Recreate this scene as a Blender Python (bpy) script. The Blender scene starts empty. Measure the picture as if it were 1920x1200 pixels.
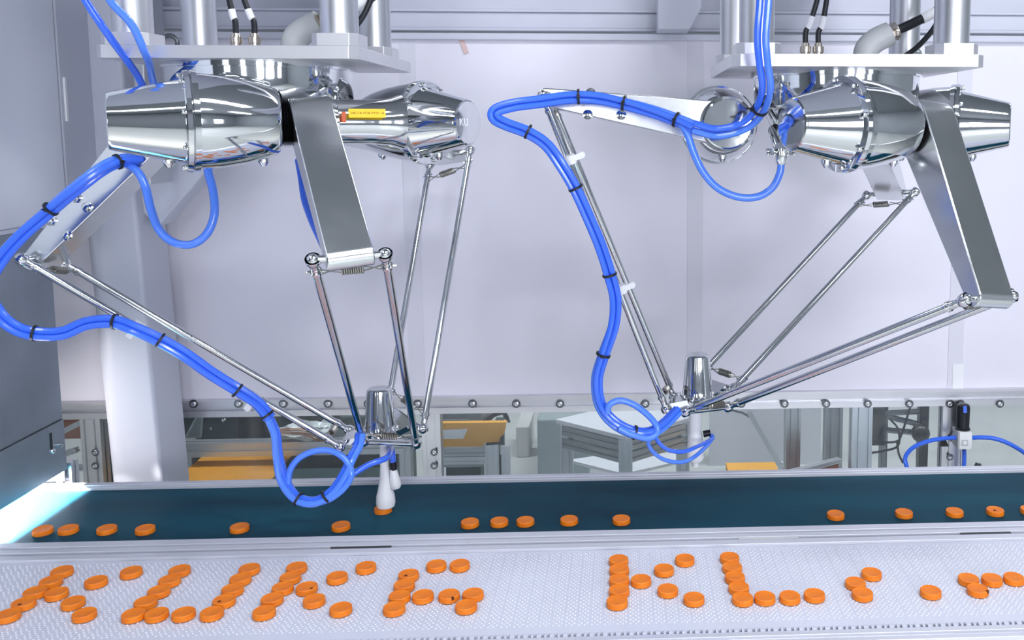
import bpy, math, random
from mathutils import Vector, Matrix

random.seed(7)
SC = bpy.context.scene
COL = SC.collection
V = Vector
PI = math.pi

# ------------------------------------------------------------------ camera
CAMP = V((0, 0, 2.0))
F, PX, PY, YAW, PIT = 1700.0, 1255.0, 420.0, 0.05, 0.105
FW = V((math.sin(YAW) * math.cos(PIT), math.cos(YAW) * math.cos(PIT), -math.sin(PIT)))
RT = V((math.cos(YAW), -math.sin(YAW), 0))
UP = RT.cross(FW)
cd = bpy.data.cameras.new('camera')
cam = bpy.data.objects.new('camera', cd)
COL.objects.link(cam)
cam.matrix_world = Matrix(((RT.x, UP.x, -FW.x, CAMP.x), (RT.y, UP.y, -FW.y, CAMP.y), (RT.z, UP.z, -FW.z, CAMP.z), (0, 0, 0, 1)))
cd.sensor_width = 36
cd.lens = F / 1920 * 36
cd.shift_x = (960 - PX) / 1920
cd.shift_y = -(600 - PY) / 1920
cd.clip_start = 0.05
SC.camera = cam

# ------------------------------------------------------------------ world, lamps, exposure
SC.view_settings.view_transform = 'Standard'
SC.view_settings.look = 'None'
SC.view_settings.exposure = 0.34
SC.view_settings.gamma = 1.0
SC.view_settings.use_curve_mapping = False
SC.cycles.use_denoising = True
SC.cycles.max_bounces = 6
SC.cycles.diffuse_bounces = 3
SC.cycles.glossy_bounces = 4
SC.cycles.transmission_bounces = 3
SC.cycles.use_adaptive_sampling = True
SC.cycles.adaptive_threshold = 0.045
SC.cycles.sample_clamp_indirect = 6
W = bpy.data.worlds.new('world')
SC.world = W
W.use_nodes = True
W.node_tree.nodes['Background'].inputs[0].default_value = (0.62, 0.68, 0.85, 1)
W.node_tree.nodes['Background'].inputs[1].default_value = 0.25


def area(name, loc, rot, sx, sy, power, color=(0.93, 0.96, 1.0)):
    l = bpy.data.lights.new(name, 'AREA')
    l.shape = 'RECTANGLE'
    l.size = sx
    l.size_y = sy
    l.energy = power
    l.color = color
    o = bpy.data.objects.new(name, l)
    COL.objects.link(o)
    o.location = loc
    o.rotation_euler = rot
    return o


CEIL = 4.6
FILL_LAMPS = [(-2.2, -1.6), (1.2, -1.6), (4.6, -1.6), (-2.2, 0.6), (1.2, 0.6), (-2.2, 4.7), (1.0, 4.7), (4.0, 4.7)]
for (lx, ly) in FILL_LAMPS:
    area('fill_lamp_light', (lx, ly, CEIL - 0.09), (0, 0, 0), 1.9, 0.32, (30 if lx < 0 else 78 if lx < 3 else 50) if ly < 2 else 75)  # fill lights added to brighten the cell, no such fixtures in view
WINDOWS = [(-3.2, 0.9), (-0.9, 0.5), (1.35, 0.8), (2.9, 1.2), (4.8, 0.9)]
WZ0, WZ1 = 1.25, 2.75
for (wx, ww) in WINDOWS:
    area('window_daylight', (wx, -4.05, (WZ0 + WZ1) / 2), (PI / 2, 0, 0), ww, WZ1 - WZ0, ww * (6 if wx < -2 else 45 if wx < 0 else 66 if wx < 3 else 10), (0.90, 0.92, 1.0))


# ------------------------------------------------------------------ pixel helpers (photo rays met with real planes)
def ray(px, py):
    return FW + RT * ((px - PX) / F) - UP * ((py - PY) / F)


def atY(px, py, Y):
    r = ray(px, py)
    return CAMP + r * (Y / r.y)


def atZ(px, py, Z):
    r = ray(px, py)
    return CAMP + r * ((Z - CAMP.z) / r.z)


def atX(px, py, X):
    r = ray(px, py)
    return CAMP + r * (X / r.x)


# ------------------------------------------------------------------ materials
MATS = {}


def mat(name, color, rough=0.5, metal=0.0, noise=0.0, nscale=8.0, bump=0.0, bscale=60.0, stretch=None, coat=0.0, trans=0.0,
        spec=0.5, color2=None, sss=0.0, emit=None, ior=1.45, rvar=0.0):
    if name in MATS:
        return MATS[name]
    m = bpy.data.materials.new(name)
    m.use_nodes = True
    nt = m.node_tree
    b = nt.nodes['Principled BSDF']
    c = (*color, 1)
    b.inputs['Base Color'].default_value = c
    b.inputs['Roughness'].default_value = rough
    b.inputs['Metallic'].default_value = metal
    b.inputs['Specular IOR Level'].default_value = spec
    b.inputs['IOR'].default_value = ior
    if coat:
        b.inputs['Coat Weight'].default_value = coat
        b.inputs['Coat Roughness'].default_value = 0.08
    if trans:
        b.inputs['Transmission Weight'].default_value = trans
    if sss:
        b.inputs['Subsurface Weight'].default_value = sss
        b.inputs['Subsurface Radius'].default_value = (0.01, 0.012, 0.03)
    if emit:
        b.inputs['Emission Color'].default_value = (*emit[0], 1)
        b.inputs['Emission Strength'].default_value = emit[1]
    tc = mp = None
    if noise or bump or rvar:
        tc = nt.nodes.new('ShaderNodeTexCoord')
        mp = nt.nodes.new('ShaderNodeMapping')
        nt.links.new(tc.outputs['Object'], mp.inputs[0])
        if stretch:
            mp.inputs['Scale'].default_value = stretch
    if noise or rvar:
        n = nt.nodes.new('ShaderNodeTexNoise')
        n.inputs['Scale'].default_value = nscale
        n.inputs['Detail'].default_value = 5
        nt.links.new(mp.outputs[0], n.inputs['Vector'])
        if noise:
            r = nt.nodes.new('ShaderNodeValToRGB')
            c2 = color2 or tuple(max(0, x * (1 - noise)) for x in color)
            c1 = color if color2 else tuple(min(1, x * (1 + noise * 0.5)) for x in color)
            r.color_ramp.elements[0].position = 0.32
            r.color_ramp.elements[1].position = 0.68
            r.color_ramp.elements[0].color = (*c2, 1)
            r.color_ramp.elements[1].color = (*c1, 1)
            nt.links.new(n.outputs['Fac'], r.inputs[0])
            nt.links.new(r.outputs[0], b.inputs['Base Color'])
        if rvar:
            mr = nt.nodes.new('ShaderNodeMapRange')
            mr.inputs['To Min'].default_value = max(0.01, rough - rvar)
            mr.inputs['To Max'].default_value = rough + rvar
            nt.links.new(n.outputs['Fac'], mr.inputs['Value'])
            nt.links.new(mr.outputs[0], b.inputs['Roughness'])
    if bump:
        n2 = nt.nodes.new('ShaderNodeTexNoise')
        n2.inputs['Scale'].default_value = bscale
        n2.inputs['Detail'].default_value = 3
        nt.links.new(mp.outputs[0], n2.inputs['Vector'])
        bp = nt.nodes.new('ShaderNodeBump')
        bp.inputs['Strength'].default_value = bump
        bp.inputs['Distance'].default_value = 0.01
        nt.links.new(n2.outputs['Fac'], bp.inputs['Height'])
        nt.links.new(bp.outputs[0], b.inputs['Normal'])
    MATS[name] = m
    return m


M_CHROME = mat('polished_steel', (0.72, 0.74, 0.76), 0.06, 1.0, bump=0.05, bscale=9.0, rvar=0.03, nscale=20)
M_ARM = mat('satin_steel', (0.74, 0.76, 0.77), 0.21, 1.0, bump=0.04, bscale=14.0, rvar=0.05, nscale=12)
M_ROD = mat('rod_steel', (0.62, 0.64, 0.66), 0.10, 1.0)
M_DARKST = mat('dark_steel', (0.16, 0.17, 0.19), 0.3, 1.0)
M_SPRING = mat('spring_steel', (0.40, 0.39, 0.35), 0.28, 1.0)
M_ALU = mat('anodised_aluminium', (0.72, 0.73, 0.77), 0.36, 1.0, noise=0.06, nscale=3)
M_ALUP = mat('milled_aluminium', (0.72, 0.72, 0.76), 0.42, 0.85, noise=0.05, nscale=4)
M_RAIL = mat('bright_rail_aluminium', (0.68, 0.69, 0.76), 0.38, 0.45, noise=0.04, nscale=3)
M_ALUD = mat('shaded_aluminium_frame', (0.52, 0.55, 0.58), 0.4, 0.8, noise=0.08, nscale=3)  # shaded copy of the aluminium, shade put into a darker base colour
M_PAINT = mat('white_lacquer', (0.60, 0.62, 0.72), 0.42, 0.0, noise=0.04, nscale=2)
M_SHEET = mat('milky_sheet', (0.80, 0.785, 0.885), 0.5, 0.0, noise=0.05, nscale=1.6, bump=0.02, bscale=3)
M_SIDE = mat('side_panel_lacquer', (0.74, 0.78, 0.88), 0.5, 0.0, noise=0.08, nscale=1.5)
M_STAIN = mat('dull_stainless', (0.30, 0.34, 0.39), 0.46, 0.75, noise=0.16, nscale=5, bump=0.04, bscale=40)
M_BELT = mat('teal_belt', (0.004, 0.080, 0.125), 0.5, 0.0, spec=0.10, noise=0.3, nscale=1.6, stretch=(0.6, 3.0, 1), color2=(0.003, 0.040, 0.070), bump=0.03, bscale=90)
M_WBELT = mat('white_belt_plastic', (0.58, 0.60, 0.70), 0.38, 0.0, noise=0.05, nscale=5)
M_NUB = mat('white_nub_plastic', (0.74, 0.74, 0.82), 0.25)
M_BLACK = mat('black_rubber', (0.012, 0.014, 0.02), 0.45)
M_BLACKP = mat('black_plastic', (0.010, 0.011, 0.016), 0.3)
M_HOSE = mat('blue_hose_plastic', (0.05, 0.17, 0.92), 0.18, 0.0, coat=0.4)
M_HOSE2 = mat('blue_hose_plastic_light', (0.09, 0.25, 0.95), 0.18, 0.0, coat=0.4)
M_ORANGE = mat('orange_foam', (0.82, 0.215, 0.006), 0.55, 0.0, noise=0.10, nscale=40, bump=0.05, bscale=200, color2=(0.74, 0.165, 0.004))
M_NICK = mat('dark_nick', (0.10, 0.02, 0.004), 0.8)
M_WHITEP = mat('white_plastic', (0.86, 0.87, 0.90), 0.35)
M_BRASS = mat('nickel_connector', (0.62, 0.56, 0.48), 0.22, 1.0)
M_YEL = mat('yellow_sticker', (0.90, 0.55, 0.01), 0.5)
M_INK = mat('sticker_ink', (0.10, 0.045, 0.0), 0.6)
M_ENGR = mat('engraved_letters', (0.9, 0.92, 0.95), 0.5)
M_RED = mat('red_sealing_paint', (0.55, 0.10, 0.03), 0.5)
M_OCHRE = mat('orange_lacquer_sheet', (0.88, 0.42, 0.04), 0.45, noise=0.08, nscale=4)
M_OCHRE2 = mat('ochre_cover_lacquer', (0.62, 0.27, 0.02), 0.45, noise=0.12, nscale=4)
M_DKORANGE = mat('dark_orange_lacquer', (0.33, 0.06, 0.008), 0.5)
M_FLOOR = mat('hall_floor_paint', (0.56, 0.58, 0.57), 0.35, 0.0, noise=0.08, nscale=1.3)
M_WALL = mat('hall_wall_paint', (0.62, 0.62, 0.60), 0.7, 0.0, noise=0.04, nscale=2)
M_GWALL = mat('hall_side_wall_paint', (0.30, 0.33, 0.36), 0.7, noise=0.05, nscale=2)
M_DKWALL = mat('hall_front_wall_paint', (0.24, 0.26, 0.29), 0.6)
M_CEIL = mat('hall_ceiling_paint', (0.24, 0.26, 0.28), 0.8)
M_DKGREEN = mat('dark_green_machine', (0.035, 0.065, 0.07), 0.5, noise=0.3, nscale=9)
M_GREYBOX = mat('grey_cabinet_paint', (0.34, 0.40, 0.41), 0.5, noise=0.06, nscale=4)
M_BAG = mat('clear_plastic_bag', (0.62, 0.66, 0.66), 0.2, 0.0, bump=0.6, bscale=30, noise=0.25, nscale=18)
M_WIRE = mat('orange_wire', (0.45, 0.15, 0.05), 0.4)
M_LIGHTGREY = mat('light_grey_plastic', (0.55, 0.57, 0.58), 0.4)
M_BLUEP = mat('blue_plastic_cap', (0.05, 0.16, 0.75), 0.3)
M_DISPL = mat('white_table_top', (0.74, 0.75, 0.80), 0.35, noise=0.03, nscale=3)
M_DIFF = mat('lamp_diffuser', (0.9, 0.9, 0.9), 0.5, emit=((0.93, 0.96, 1.0), 3.0))


def glass_mat():
    m = bpy.data.materials.new('clear_acrylic')
    m.use_nodes = True
    nt = m.node_tree
    for n in list(nt.nodes):
        nt.nodes.remove(n)
    out = nt.nodes.new('ShaderNodeOutputMaterial')
    tr = nt.nodes.new('ShaderNodeBsdfTransparent')
    tr.inputs[0].default_value = (0.93, 0.96, 0.97, 1)
    df = nt.nodes.new('ShaderNodeBsdfDiffuse')
    df.inputs[0].default_value = (0.75, 0.80, 0.86, 1)
    gl = nt.nodes.new('ShaderNodeBsdfGlossy')
    gl.inputs['Roughness'].default_value = 0.06
    m1 = nt.nodes.new('ShaderNodeMixShader')
    m1.inputs[0].default_value = 0.05
    m2 = nt.nodes.new('ShaderNodeMixShader')
    fr = nt.nodes.new('ShaderNodeFresnel')
    fr.inputs[0].default_value = 1.3
    nt.links.new(tr.outputs[0], m1.inputs[1])
    nt.links.new(df.outputs[0], m1.inputs[2])
    nt.links.new(m1.outputs[0], m2.inputs[1])
    nt.links.new(gl.outputs[0], m2.inputs[2])
    nt.links.new(fr.outputs[0], m2.inputs[0])
    nt.links.new(m2.outputs[0], out.inputs[0])
    return m


M_GLASS = glass_mat()


# ------------------------------------------------------------------ mesh builder
def frame(d, up=V((0, 0, 1))):
    d = d.normalized()
    if abs(d.dot(up)) > 0.97:
        up = V((0, 1, 0)) if abs(d.y) < 0.9 else V((1, 0, 0))
    a = up.cross(d).normalized()
    b = d.cross(a).normalized()
    return a, b, d


def catmull(pts, n=8, closed=False):
    P = [V(p) for p in pts]
    if len(P) < 3:
        return P
    out = []
    N = len(P)
    rng = range(N if closed else N - 1)
    for i in rng:
        if closed:
            p0, p1, p2, p3 = P[(i - 1) % N], P[i], P[(i + 1) % N], P[(i + 2) % N]
        else:
            p1, p2 = P[i], P[i + 1]
            p0 = P[i - 1] if i > 0 else p1 * 2 - p2
            p3 = P[i + 2] if i + 2 < N else p2 * 2 - p1
        for k in range(n):
            t = k / n
            out.append(0.5 * ((2 * p1) + (p2 - p0) * t + (2 * p0 - 5 * p1 + 4 * p2 - p3) * t * t + (3 * p1 - p0 - 3 * p2 + p3) * t ** 3))
    if not closed:
        out.append(P[-1])
    return out


class MB:
    def __init__(s):
        s.v = []
        s.f = []

    def poly(s, pts):
        i = len(s.v)
        s.v += [V(p) for p in pts]
        s.f.append(tuple(range(i, i + len(pts))))

    def hexa(s, c8):
        i = len(s.v)
        s.v += [V(p) for p in c8]
        for f in ((0, 3, 2, 1), (4, 5, 6, 7), (0, 1, 5, 4), (1, 2, 6, 5), (2, 3, 7, 6), (3, 0, 4, 7)):
            s.f.append(tuple(i + k for k in f))
        return s

    def box(s, lo, hi):
        (x0, y0, z0), (x1, y1, z1) = lo, hi
        return s.hexa([(x0, y0, z0), (x1, y0, z0), (x1, y1, z0), (x0, y1, z0), (x0, y0, z1), (x1, y0, z1), (x1, y1, z1), (x0, y1, z1)])

    def obox(s, c, ax, ay, az, hx, hy, hz):
        c = V(c)
        P = []
        for z in (-1, 1):
            for (x, y) in ((-1, -1), (1, -1), (1, 1), (-1, 1)):
                P.append(c + ax * (x * hx) + ay * (y * hy) + az * (z * hz))
        return s.hexa(P)

    def extrude(s, poly2, o, ax, ay, ez, h):
        """2d polygon (ccw in ax,ay) at o pushed along ez by h"""
        o = V(o)
        i = len(s.v)
        n = len(poly2)
        for k in (0, 1):
            for (a, b) in poly2:
                s.v.append(o + ax * a + ay * b + ez * (h * k))
        s.f.append(tuple(i + k for k in reversed(range(n))))
        s.f.append(tuple(i + n + k for k in range(n)))
        for k in range(n):
            k2 = (k + 1) % n
            s.f.append((i + k, i + k2, i + n + k2, i + n + k))
        return s

    def lathe(s, prof, o, d, seg=32, up=V((0, 0, 1)), caps=True):
        """prof = [(t, r)] along d from o"""
        o = V(o)
        a, b, d = frame(d, up)
        rings = []
        for (t, r) in prof:
            i = len(s.v)
            if r < 1e-6:
                s.v.append(o + d * t)
                rings.append((i,))
            else:
                for k in range(seg):
                    an = 2 * PI * k / seg
                    s.v.append(o + d * t + a * (r * math.cos(an)) + b * (r * math.sin(an)))
                rings.append(tuple(range(i, i + seg)))
        for R0, R1 in zip(rings, rings[1:]):
            if len(R0) == 1 and len(R1) == 1:
                continue
            for k in range(seg):
                k2 = (k + 1) % seg
                if len(R0) == 1:
                    s.f.append((R0[0], R1[k2], R1[k]))
                elif len(R1) == 1:
                    s.f.append((R0[k], R0[k2], R1[0]))
                else:
                    s.f.append((R0[k], R0[k2], R1[k2], R1[k]))
        if caps:
            if len(rings[0]) > 1:
                s.f.append(tuple(reversed(rings[0])))
            if len(rings[-1]) > 1:
                s.f.append(rings[-1])
        return s

    def cyl(s, p0, p1, r, seg=16, r1=None):
        p0 = V(p0)
        p1 = V(p1)
        L = (p1 - p0).length
        return s.lathe([(0, r), (L, r if r1 is None else r1)], p0, p1 - p0, seg)

    def sphere(s, c, r, seg=16, rings=9, d=V((0, 0, 1)), sq=1.0):
        prof = [(-r * sq * math.cos(PI * k / rings), r * math.sin(PI * k / rings)) for k in range(rings + 1)]
        return s.lathe(prof, c, d, seg)

    def tube(s, pts, r, seg=8, closed=False, caps=True):
        P = [V(p) for p in pts]
        n = len(P)
        t0 = (P[1] - P[0]).normalized()
        a, b, _ = frame(t0)
        prev = t0
        rings = []
        for i in range(n):
            if closed:
                t = (P[(i + 1) % n] - P[i - 1])
            else:
                t = P[min(i + 1, n - 1)] - P[max(i - 1, 0)]
            if t.length < 1e-9:
                t = prev
            t = t.normalized()
            a = (a - t * a.dot(t)).normalized()
            b = t.cross(a)
            prev = t
            rr = r[i] if isinstance(r, (list, tuple)) else r
            i0 = len(s.v)
            for k in range(seg):
                an = 2 * PI * k / seg
                s.v.append(P[i] + a * (rr * math.cos(an)) + b * (rr * math.sin(an)))
            rings.append(i0)
        m = n if closed else n - 1
        for i in range(m):
            A, B = rings[i], rings[(i + 1) % n]
            off = 0
            if closed and i == n - 1:
                # match twist at the seam
                best = 1e9
                for o_ in range(seg):
                    dd = (s.v[A] - s.v[B + o_]).length
                    if dd < best:
                        best = dd
                        off = o_
            for k in range(seg):
                k2 = (k + 1) % seg
                s.f.append((A + k, A + k2, B + (k2 + off) % seg, B + (k + off) % seg))
        if caps and not closed:
            s.f.append(tuple(reversed(range(rings[0], rings[0] + seg))))
            s.f.append(tuple(range(rings[-1], rings[-1] + seg)))
        return s

    def torus(s, c, n, R, r, seg=20, rs=8):
        a, b, _ = frame(V(n))
        c = V(c)
        pts = [c + a * (R * math.cos(2 * PI * k / seg)) + b * (R * math.sin(2 * PI * k / seg)) for k in range(seg)]
        return s.tube(pts, r, rs, closed=True)

    def helix(s, p0, p1, R, r, turns, seg=5, per=10):
        p0 = V(p0)
        p1 = V(p1)
        a, b, d = frame(p1 - p0)
        n = int(turns * per)
        pts = []
        for k in range(n + 1):
            an = 2 * PI * turns * k / n
            pts.append(p0 + (p1 - p0) * (k / n) + a * (R * math.cos(an)) + b * (R * math.sin(an)))
        return s.tube(pts, r, seg)

    def mesh(s, name, origin=V((0, 0, 0)), smooth=35):
        me = bpy.data.meshes.new(name)
        me.from_pydata([tuple(p - origin) for p in s.v], [], s.f)
        me.validate()
        me.update()
        if smooth:
            me.shade_smooth()
            me.set_sharp_from_angle(angle=math.radians(smooth))
        return me


def wloc(o):
    p = V((0, 0, 0))
    while o is not None:
        p = p + V(o.location)
        o = o.parent
    return p


def add(name, mb, m, parent=None, smooth=35, origin=None, label=None, bevel=0.0):
    if parent is not None:
        base = wloc(parent)
        org = V(origin) if origin is not None else base
    else:
        org = V(origin) if origin is not None else V((0, 0, 0))
        base = V((0, 0, 0))
    me = mb.mesh(name, org, smooth)
    me.materials.append(m)
    o = bpy.data.objects.new(name, me)
    COL.objects.link(o)
    o.parent = parent
    o.location = org - base
    if label:
        o['label'] = label
    if bevel:
        bm = o.modifiers.new('bevel', 'BEVEL')
        bm.width = bevel
        bm.segments = 2
        bm.limit_method = 'ANGLE'
        bm.angle_limit = math.radians(40)
    return o


def inst(o, loc, parent=None, rot=None):
    """a copy sharing mesh data, at world loc"""
    c = o.copy()
    COL.objects.link(c)
    p = parent if parent is not None else o.parent
    c.parent = p
    c.location = V(loc) - (wloc(p) if p is not None else V((0, 0, 0)))
    if rot is not None:
        c.rotation_euler = rot
    return c


def thing(name, loc, label, cat, group=None, kind=None):
    o = bpy.data.objects.new(name, None)
    COL.objects.link(o)
    o.empty_display_size = 0.05
    o.location = loc
    tag(o, label, cat, group, kind)
    return o


def tag(o, label, cat, group=None, kind=None):
    o['label'] = label
    o['category'] = cat
    if group:
        o['group'] = group
    if kind:
        o['kind'] = kind
    return o


def struct(o, label, cat):
    return tag(o, label, cat, kind='structure')


def text(body, size, o, ax, ay, m, parent, name='lettering', depth=0.0004):
    c = bpy.data.curves.new(name, 'FONT')
    c.body = body
    c.size = size
    c.align_x = 'CENTER'
    c.align_y = 'CENTER'
    c.extrude = depth
    t = bpy.data.objects.new(name, c)
    COL.objects.link(t)
    me = bpy.data.meshes.new_from_object(t.evaluated_get(bpy.context.evaluated_depsgraph_get()))
    bpy.data.objects.remove(t)
    az = ax.cross(ay)
    base = wloc(parent)
    for v in me.vertices:
        q = v.co
        v.co = V(o) + ax * q.x + ay * q.y + az * q.z - base
    me.materials.clear()
    me.materials.append(m)
    ob = bpy.data.objects.new(name, me)
    COL.objects.link(ob)
    ob.parent = parent
    return ob


X_, Y_, Z_ = V((1, 0, 0)), V((0, 1, 0)), V((0, 0, 1))


def slotted(w, h, nw=1, nh=1, sw=0.008, sd=0.007):
    """cross-section of a slotted aluminium profile, centred"""
    pts = []

    def side(a, b, n, inward):
        a = V((a[0], a[1]))
        b = V((b[0], b[1]))
        L = (b - a).length
        d = (b - a) / L
        nn = V(inward)
        out = [a]
        for k in range(n):
            c = a + d * (L * (k + 0.5) / n)
            out += [c - d * sw / 2, c - d * sw / 2 + nn * sd, c + d * sw / 2 + nn * sd, c + d * sw / 2]
        return out
    A, B, C, D = (-w / 2, -h / 2), (w / 2, -h / 2), (w / 2, h / 2), (-w / 2, h / 2)
    pts += side(A, B, nw, (0, 1)) + side(B, C, nh, (-1, 0)) + side(C, D, nw, (0, -1)) + side(D, A, nh, (1, 0))
    return [(p[0], p[1]) for p in pts]


def profile(mb, p0, p1, w, h, nw=1, nh=1, sw=0.008, sd=0.007, up=V((0, 0, 1))):
    p0 = V(p0)
    p1 = V(p1)
    a, b, d = frame(p1 - p0, up)
    mb.extrude(slotted(w, h, nw, nh, sw, sd), p0, a, b, d, (p1 - p0).length)
    return mb


# ================================================================== SETTING: the hall
BZ = 0.85                                                       # belt height
struct(add('floor', MB().box((-7, -4.2, -0.1), (7, 9.2, 0)), M_FLOOR, smooth=0), 'pale grey painted hall floor seen through the clear panels', 'floor')
struct(add('ceiling', MB().box((-7, -4.2, CEIL), (7, 9.2, CEIL + 0.1)), M_CEIL, smooth=0), 'grey hall ceiling above the robot cell', 'ceiling')
wf = MB()
xs = [-7] + [v for (wx, ww) in WINDOWS for v in (wx - ww / 2, wx + ww / 2)] + [7]
wf.box((-7, -4.2, 0), (7, -4.08, WZ0))
wf.box((-7, -4.2, WZ1), (7, -4.08, CEIL))
for k in range(0, len(xs), 2):
    wf.box((xs[k], -4.2, WZ0), (xs[k + 1], -4.08, WZ1))
struct(add('wall_front', wf, M_DKWALL, smooth=0), 'dark hall wall with windows behind the viewer', 'wall')
for n, (wx, ww) in enumerate(WINDOWS):
    o = add('window_%d' % (n + 1), MB().box((wx - ww / 2, -4.19, WZ0), (wx + ww / 2, -4.18, WZ1)), M_GLASS, smooth=0)
    struct(o, 'hall window pane behind the viewer', 'window')
    fr_ = MB()
    for xx in (wx - ww / 2, wx, wx + ww / 2):
        fr_.box((xx - 0.025, -4.17, WZ0), (xx + 0.025, -4.075, WZ1))
    add('window_frame', fr_, M_ALUD, o, smooth=0)
struct(add('wall_west', MB().box((-7.1, -4.2, 0), (-7, 9.2, CEIL)), M_GWALL, smooth=0), 'hall wall beyond the left end of the conveyors', 'wall')
struct(add('wall_east', MB().box((7, -4.2, 0), (7.1, 9.2, CEIL)), M_GWALL, smooth=0), 'hall wall beyond the right end of the conveyors', 'wall')
struct(add('wall_rear', MB().box((-7, 9.2, 0), (7, 9.3, CEIL)), M_WALL, smooth=0), 'pale hall wall far behind the clear panels', 'wall')
for n, (lx, ly) in enumerate(FILL_LAMPS):
    t = thing('fill_lamp', (lx, ly, CEIL), 'added fill lamp under the hall ceiling, %s one of the row %s' % ('left' if lx < 0 else 'right' if lx > 2 or ly == 0.6 else 'middle', 'furthest behind the viewer' if ly < 0 else 'over the viewer' if ly < 2 else 'behind the back screen'), 'lamp', 'added fill lamps')
    add('housing', MB().box((lx - 1.0, ly - 0.2, CEIL - 0.08), (lx + 1.0, ly + 0.2, CEIL)), M_PAINT, t, smooth=0)  # unseen housing added around the fill light

# ------------------------------------------------------------------ back screen of the cell
WY = 3.5
zr0 = atY(960, 771, WY).z
zr1 = atY(960, 743, WY).z
ztop = 2.33
wb = thing('wall_back', (0, WY, zr1), 'milky white sheet panels closing the back of the cell', 'wall', kind='structure')
seams = [-3.0, atY(776, 500, WY).x, atY(1303, 500, WY).x, atY(1797, 500, WY).x, 3.0]
for a, b in zip(seams, seams[1:]):
    add('panel', MB().box((a + 0.004, WY, zr1), (b - 0.004, WY + 0.012, ztop)), M_SHEET, wb, smooth=0)
M_STRIP = mat('post_shade_strip', (0.72, 0.71, 0.80), 0.6)  # darker tone painted in for the posts showing dimly through the sheet
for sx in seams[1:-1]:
    add('post_strip', MB().box((sx - 0.030, WY - 0.003, zr1), (sx + 0.030, WY, ztop)), M_STRIP, wb, smooth=0)
    add('post_strip', MB().box((sx - 0.030, WY + 0.013, zr1), (sx + 0.030, WY + 0.05, ztop)), M_ALUD, wb, smooth=0)
c = atY(1796, 715, WY - 0.005)
add('paper_label', MB().box((c.x - 0.022, WY - 0.006, c.z - 0.03), (c.x + 0.022, WY - 0.003, c.z + 0.07)), M_WHITEP, wb, smooth=0)
t_ = atY(868, 82, WY - 0.003)
tp = MB()
tp.obox(t_, V((0.94, 0, 0.34)), Y_, V((-0.34, 0, 0.94)), 0.009, 0.002, 0.038)
add('adhesive_tape', tp, mat('pale_red_tape', (0.72, 0.52, 0.50), 0.5), wb, smooth=0)

# overhead steel: beams and the cover sheet above the screen
sheet = add('wall_upper', MB().box((-3.4, WY + 0.34, 2.2), (3.4, WY + 0.36, 3.6)), M_PAINT, smooth=0)
struct(sheet, 'white cover sheet behind the overhead beams at the top edge', 'wall')


def beam(p0, p1, lo, hi, label, flange=0.0, m=M_PAINT):
    """a box beam along X (p0..p1 in x) with optional flanges; lo/hi = (y,z) corners"""
    b = MB().box((p0, lo[0], lo[1]), (p1, hi[0], hi[1]))
    if flange:
        b.box((p0, lo[0] - flange, lo[1] - 0.012), (p1, hi[0] + flange, lo[1]))
        b.box((p0, lo[0] - flange, hi[1]), (p1, hi[0] + flange, hi[1] + 0.012))
    o = add('overhead_beam', b, m, smooth=0, bevel=0.004, origin=((p0 + p1) / 2, lo[0], lo[1]))
    return tag(o, label, 'beam')


zb = lambda py, Y=WY: atY(960, py, Y).z
beam(-3.2, 3.2, (WY - 0.02, ztop), (WY + 0.06, zb(63, WY)), 'slim white beam resting on the top edge of the milky screen')
beam(-3.2, 3.2, (WY + 0.05, zb(50, WY)), (WY + 0.2, zb(20, WY)), 'wide white beam above the slim one along the back', flange=0.012)
beam(-3.2, 3.2, (WY + 0.12, zb(12, WY)), (WY + 0.32, zb(-60, WY)), 'topmost white beam running along the back at the frame edge', flange=0.0)
# cross beams along Y that carry the robots
CROSS = []
for (cx, w, lab) in ((-1.15, 0.30, 'white cross beam over the robot beside the pillar'), (0.5, 0.30, 'white cross beam over the robot at the right'),):
    b = MB().box((cx - w, 1.6, 2.62), (cx + w, 4.0, 2.74))
    o = add('cross_beam', b, M_PAINT, smooth=0, bevel=0.006, origin=(cx, 1.6, 2.62))
    tag(o, lab, 'beam')
# bracket between the robots
p = atY(1262, 30, 3.42)
br = MB()
q = [atY(x, y, 3.42) for (x, y) in ((1232, -30), (1312, -30), (1312, 20), (1290, 60), (1232, 60))]
br.extrude([(v.x, v.z) for v in reversed([q[0], q[4], q[3], q[2], q[1]])][::-1], (0, 3.33, 0), X_, Z_, Y_, 0.16)
o = add('beam_bracket', br, M_PAINT, smooth=0, bevel=0.004, origin=p)
tag(o, 'white welded bracket hanging from the top beams between the robots', 'bracket')

# rail and posts of the back screen
rail = thing('screen_rail', (0, WY, zr0), 'long slotted aluminium rail with bolts under the milky screen', 'rail')
RY0 = WY - 0.02
pr = MB()
profile(pr, (-3.0, WY + 0.005, (zr0 + zr1) / 2), (3.0, WY + 0.005, (zr0 + zr1) / 2), zr1 - zr0, 0.05, 1, 1, 0.013, 0.018, up=Y_)
add('rail_profile', pr, M_ALU, rail, smooth=0)
lip = MB().box((-3.0, WY - 0.024, zr1 - 0.002), (3.0, WY + 0.0, zr1 + 0.008))
add('edge_strip', lip, M_ALUP, rail, smooth=0)


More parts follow.
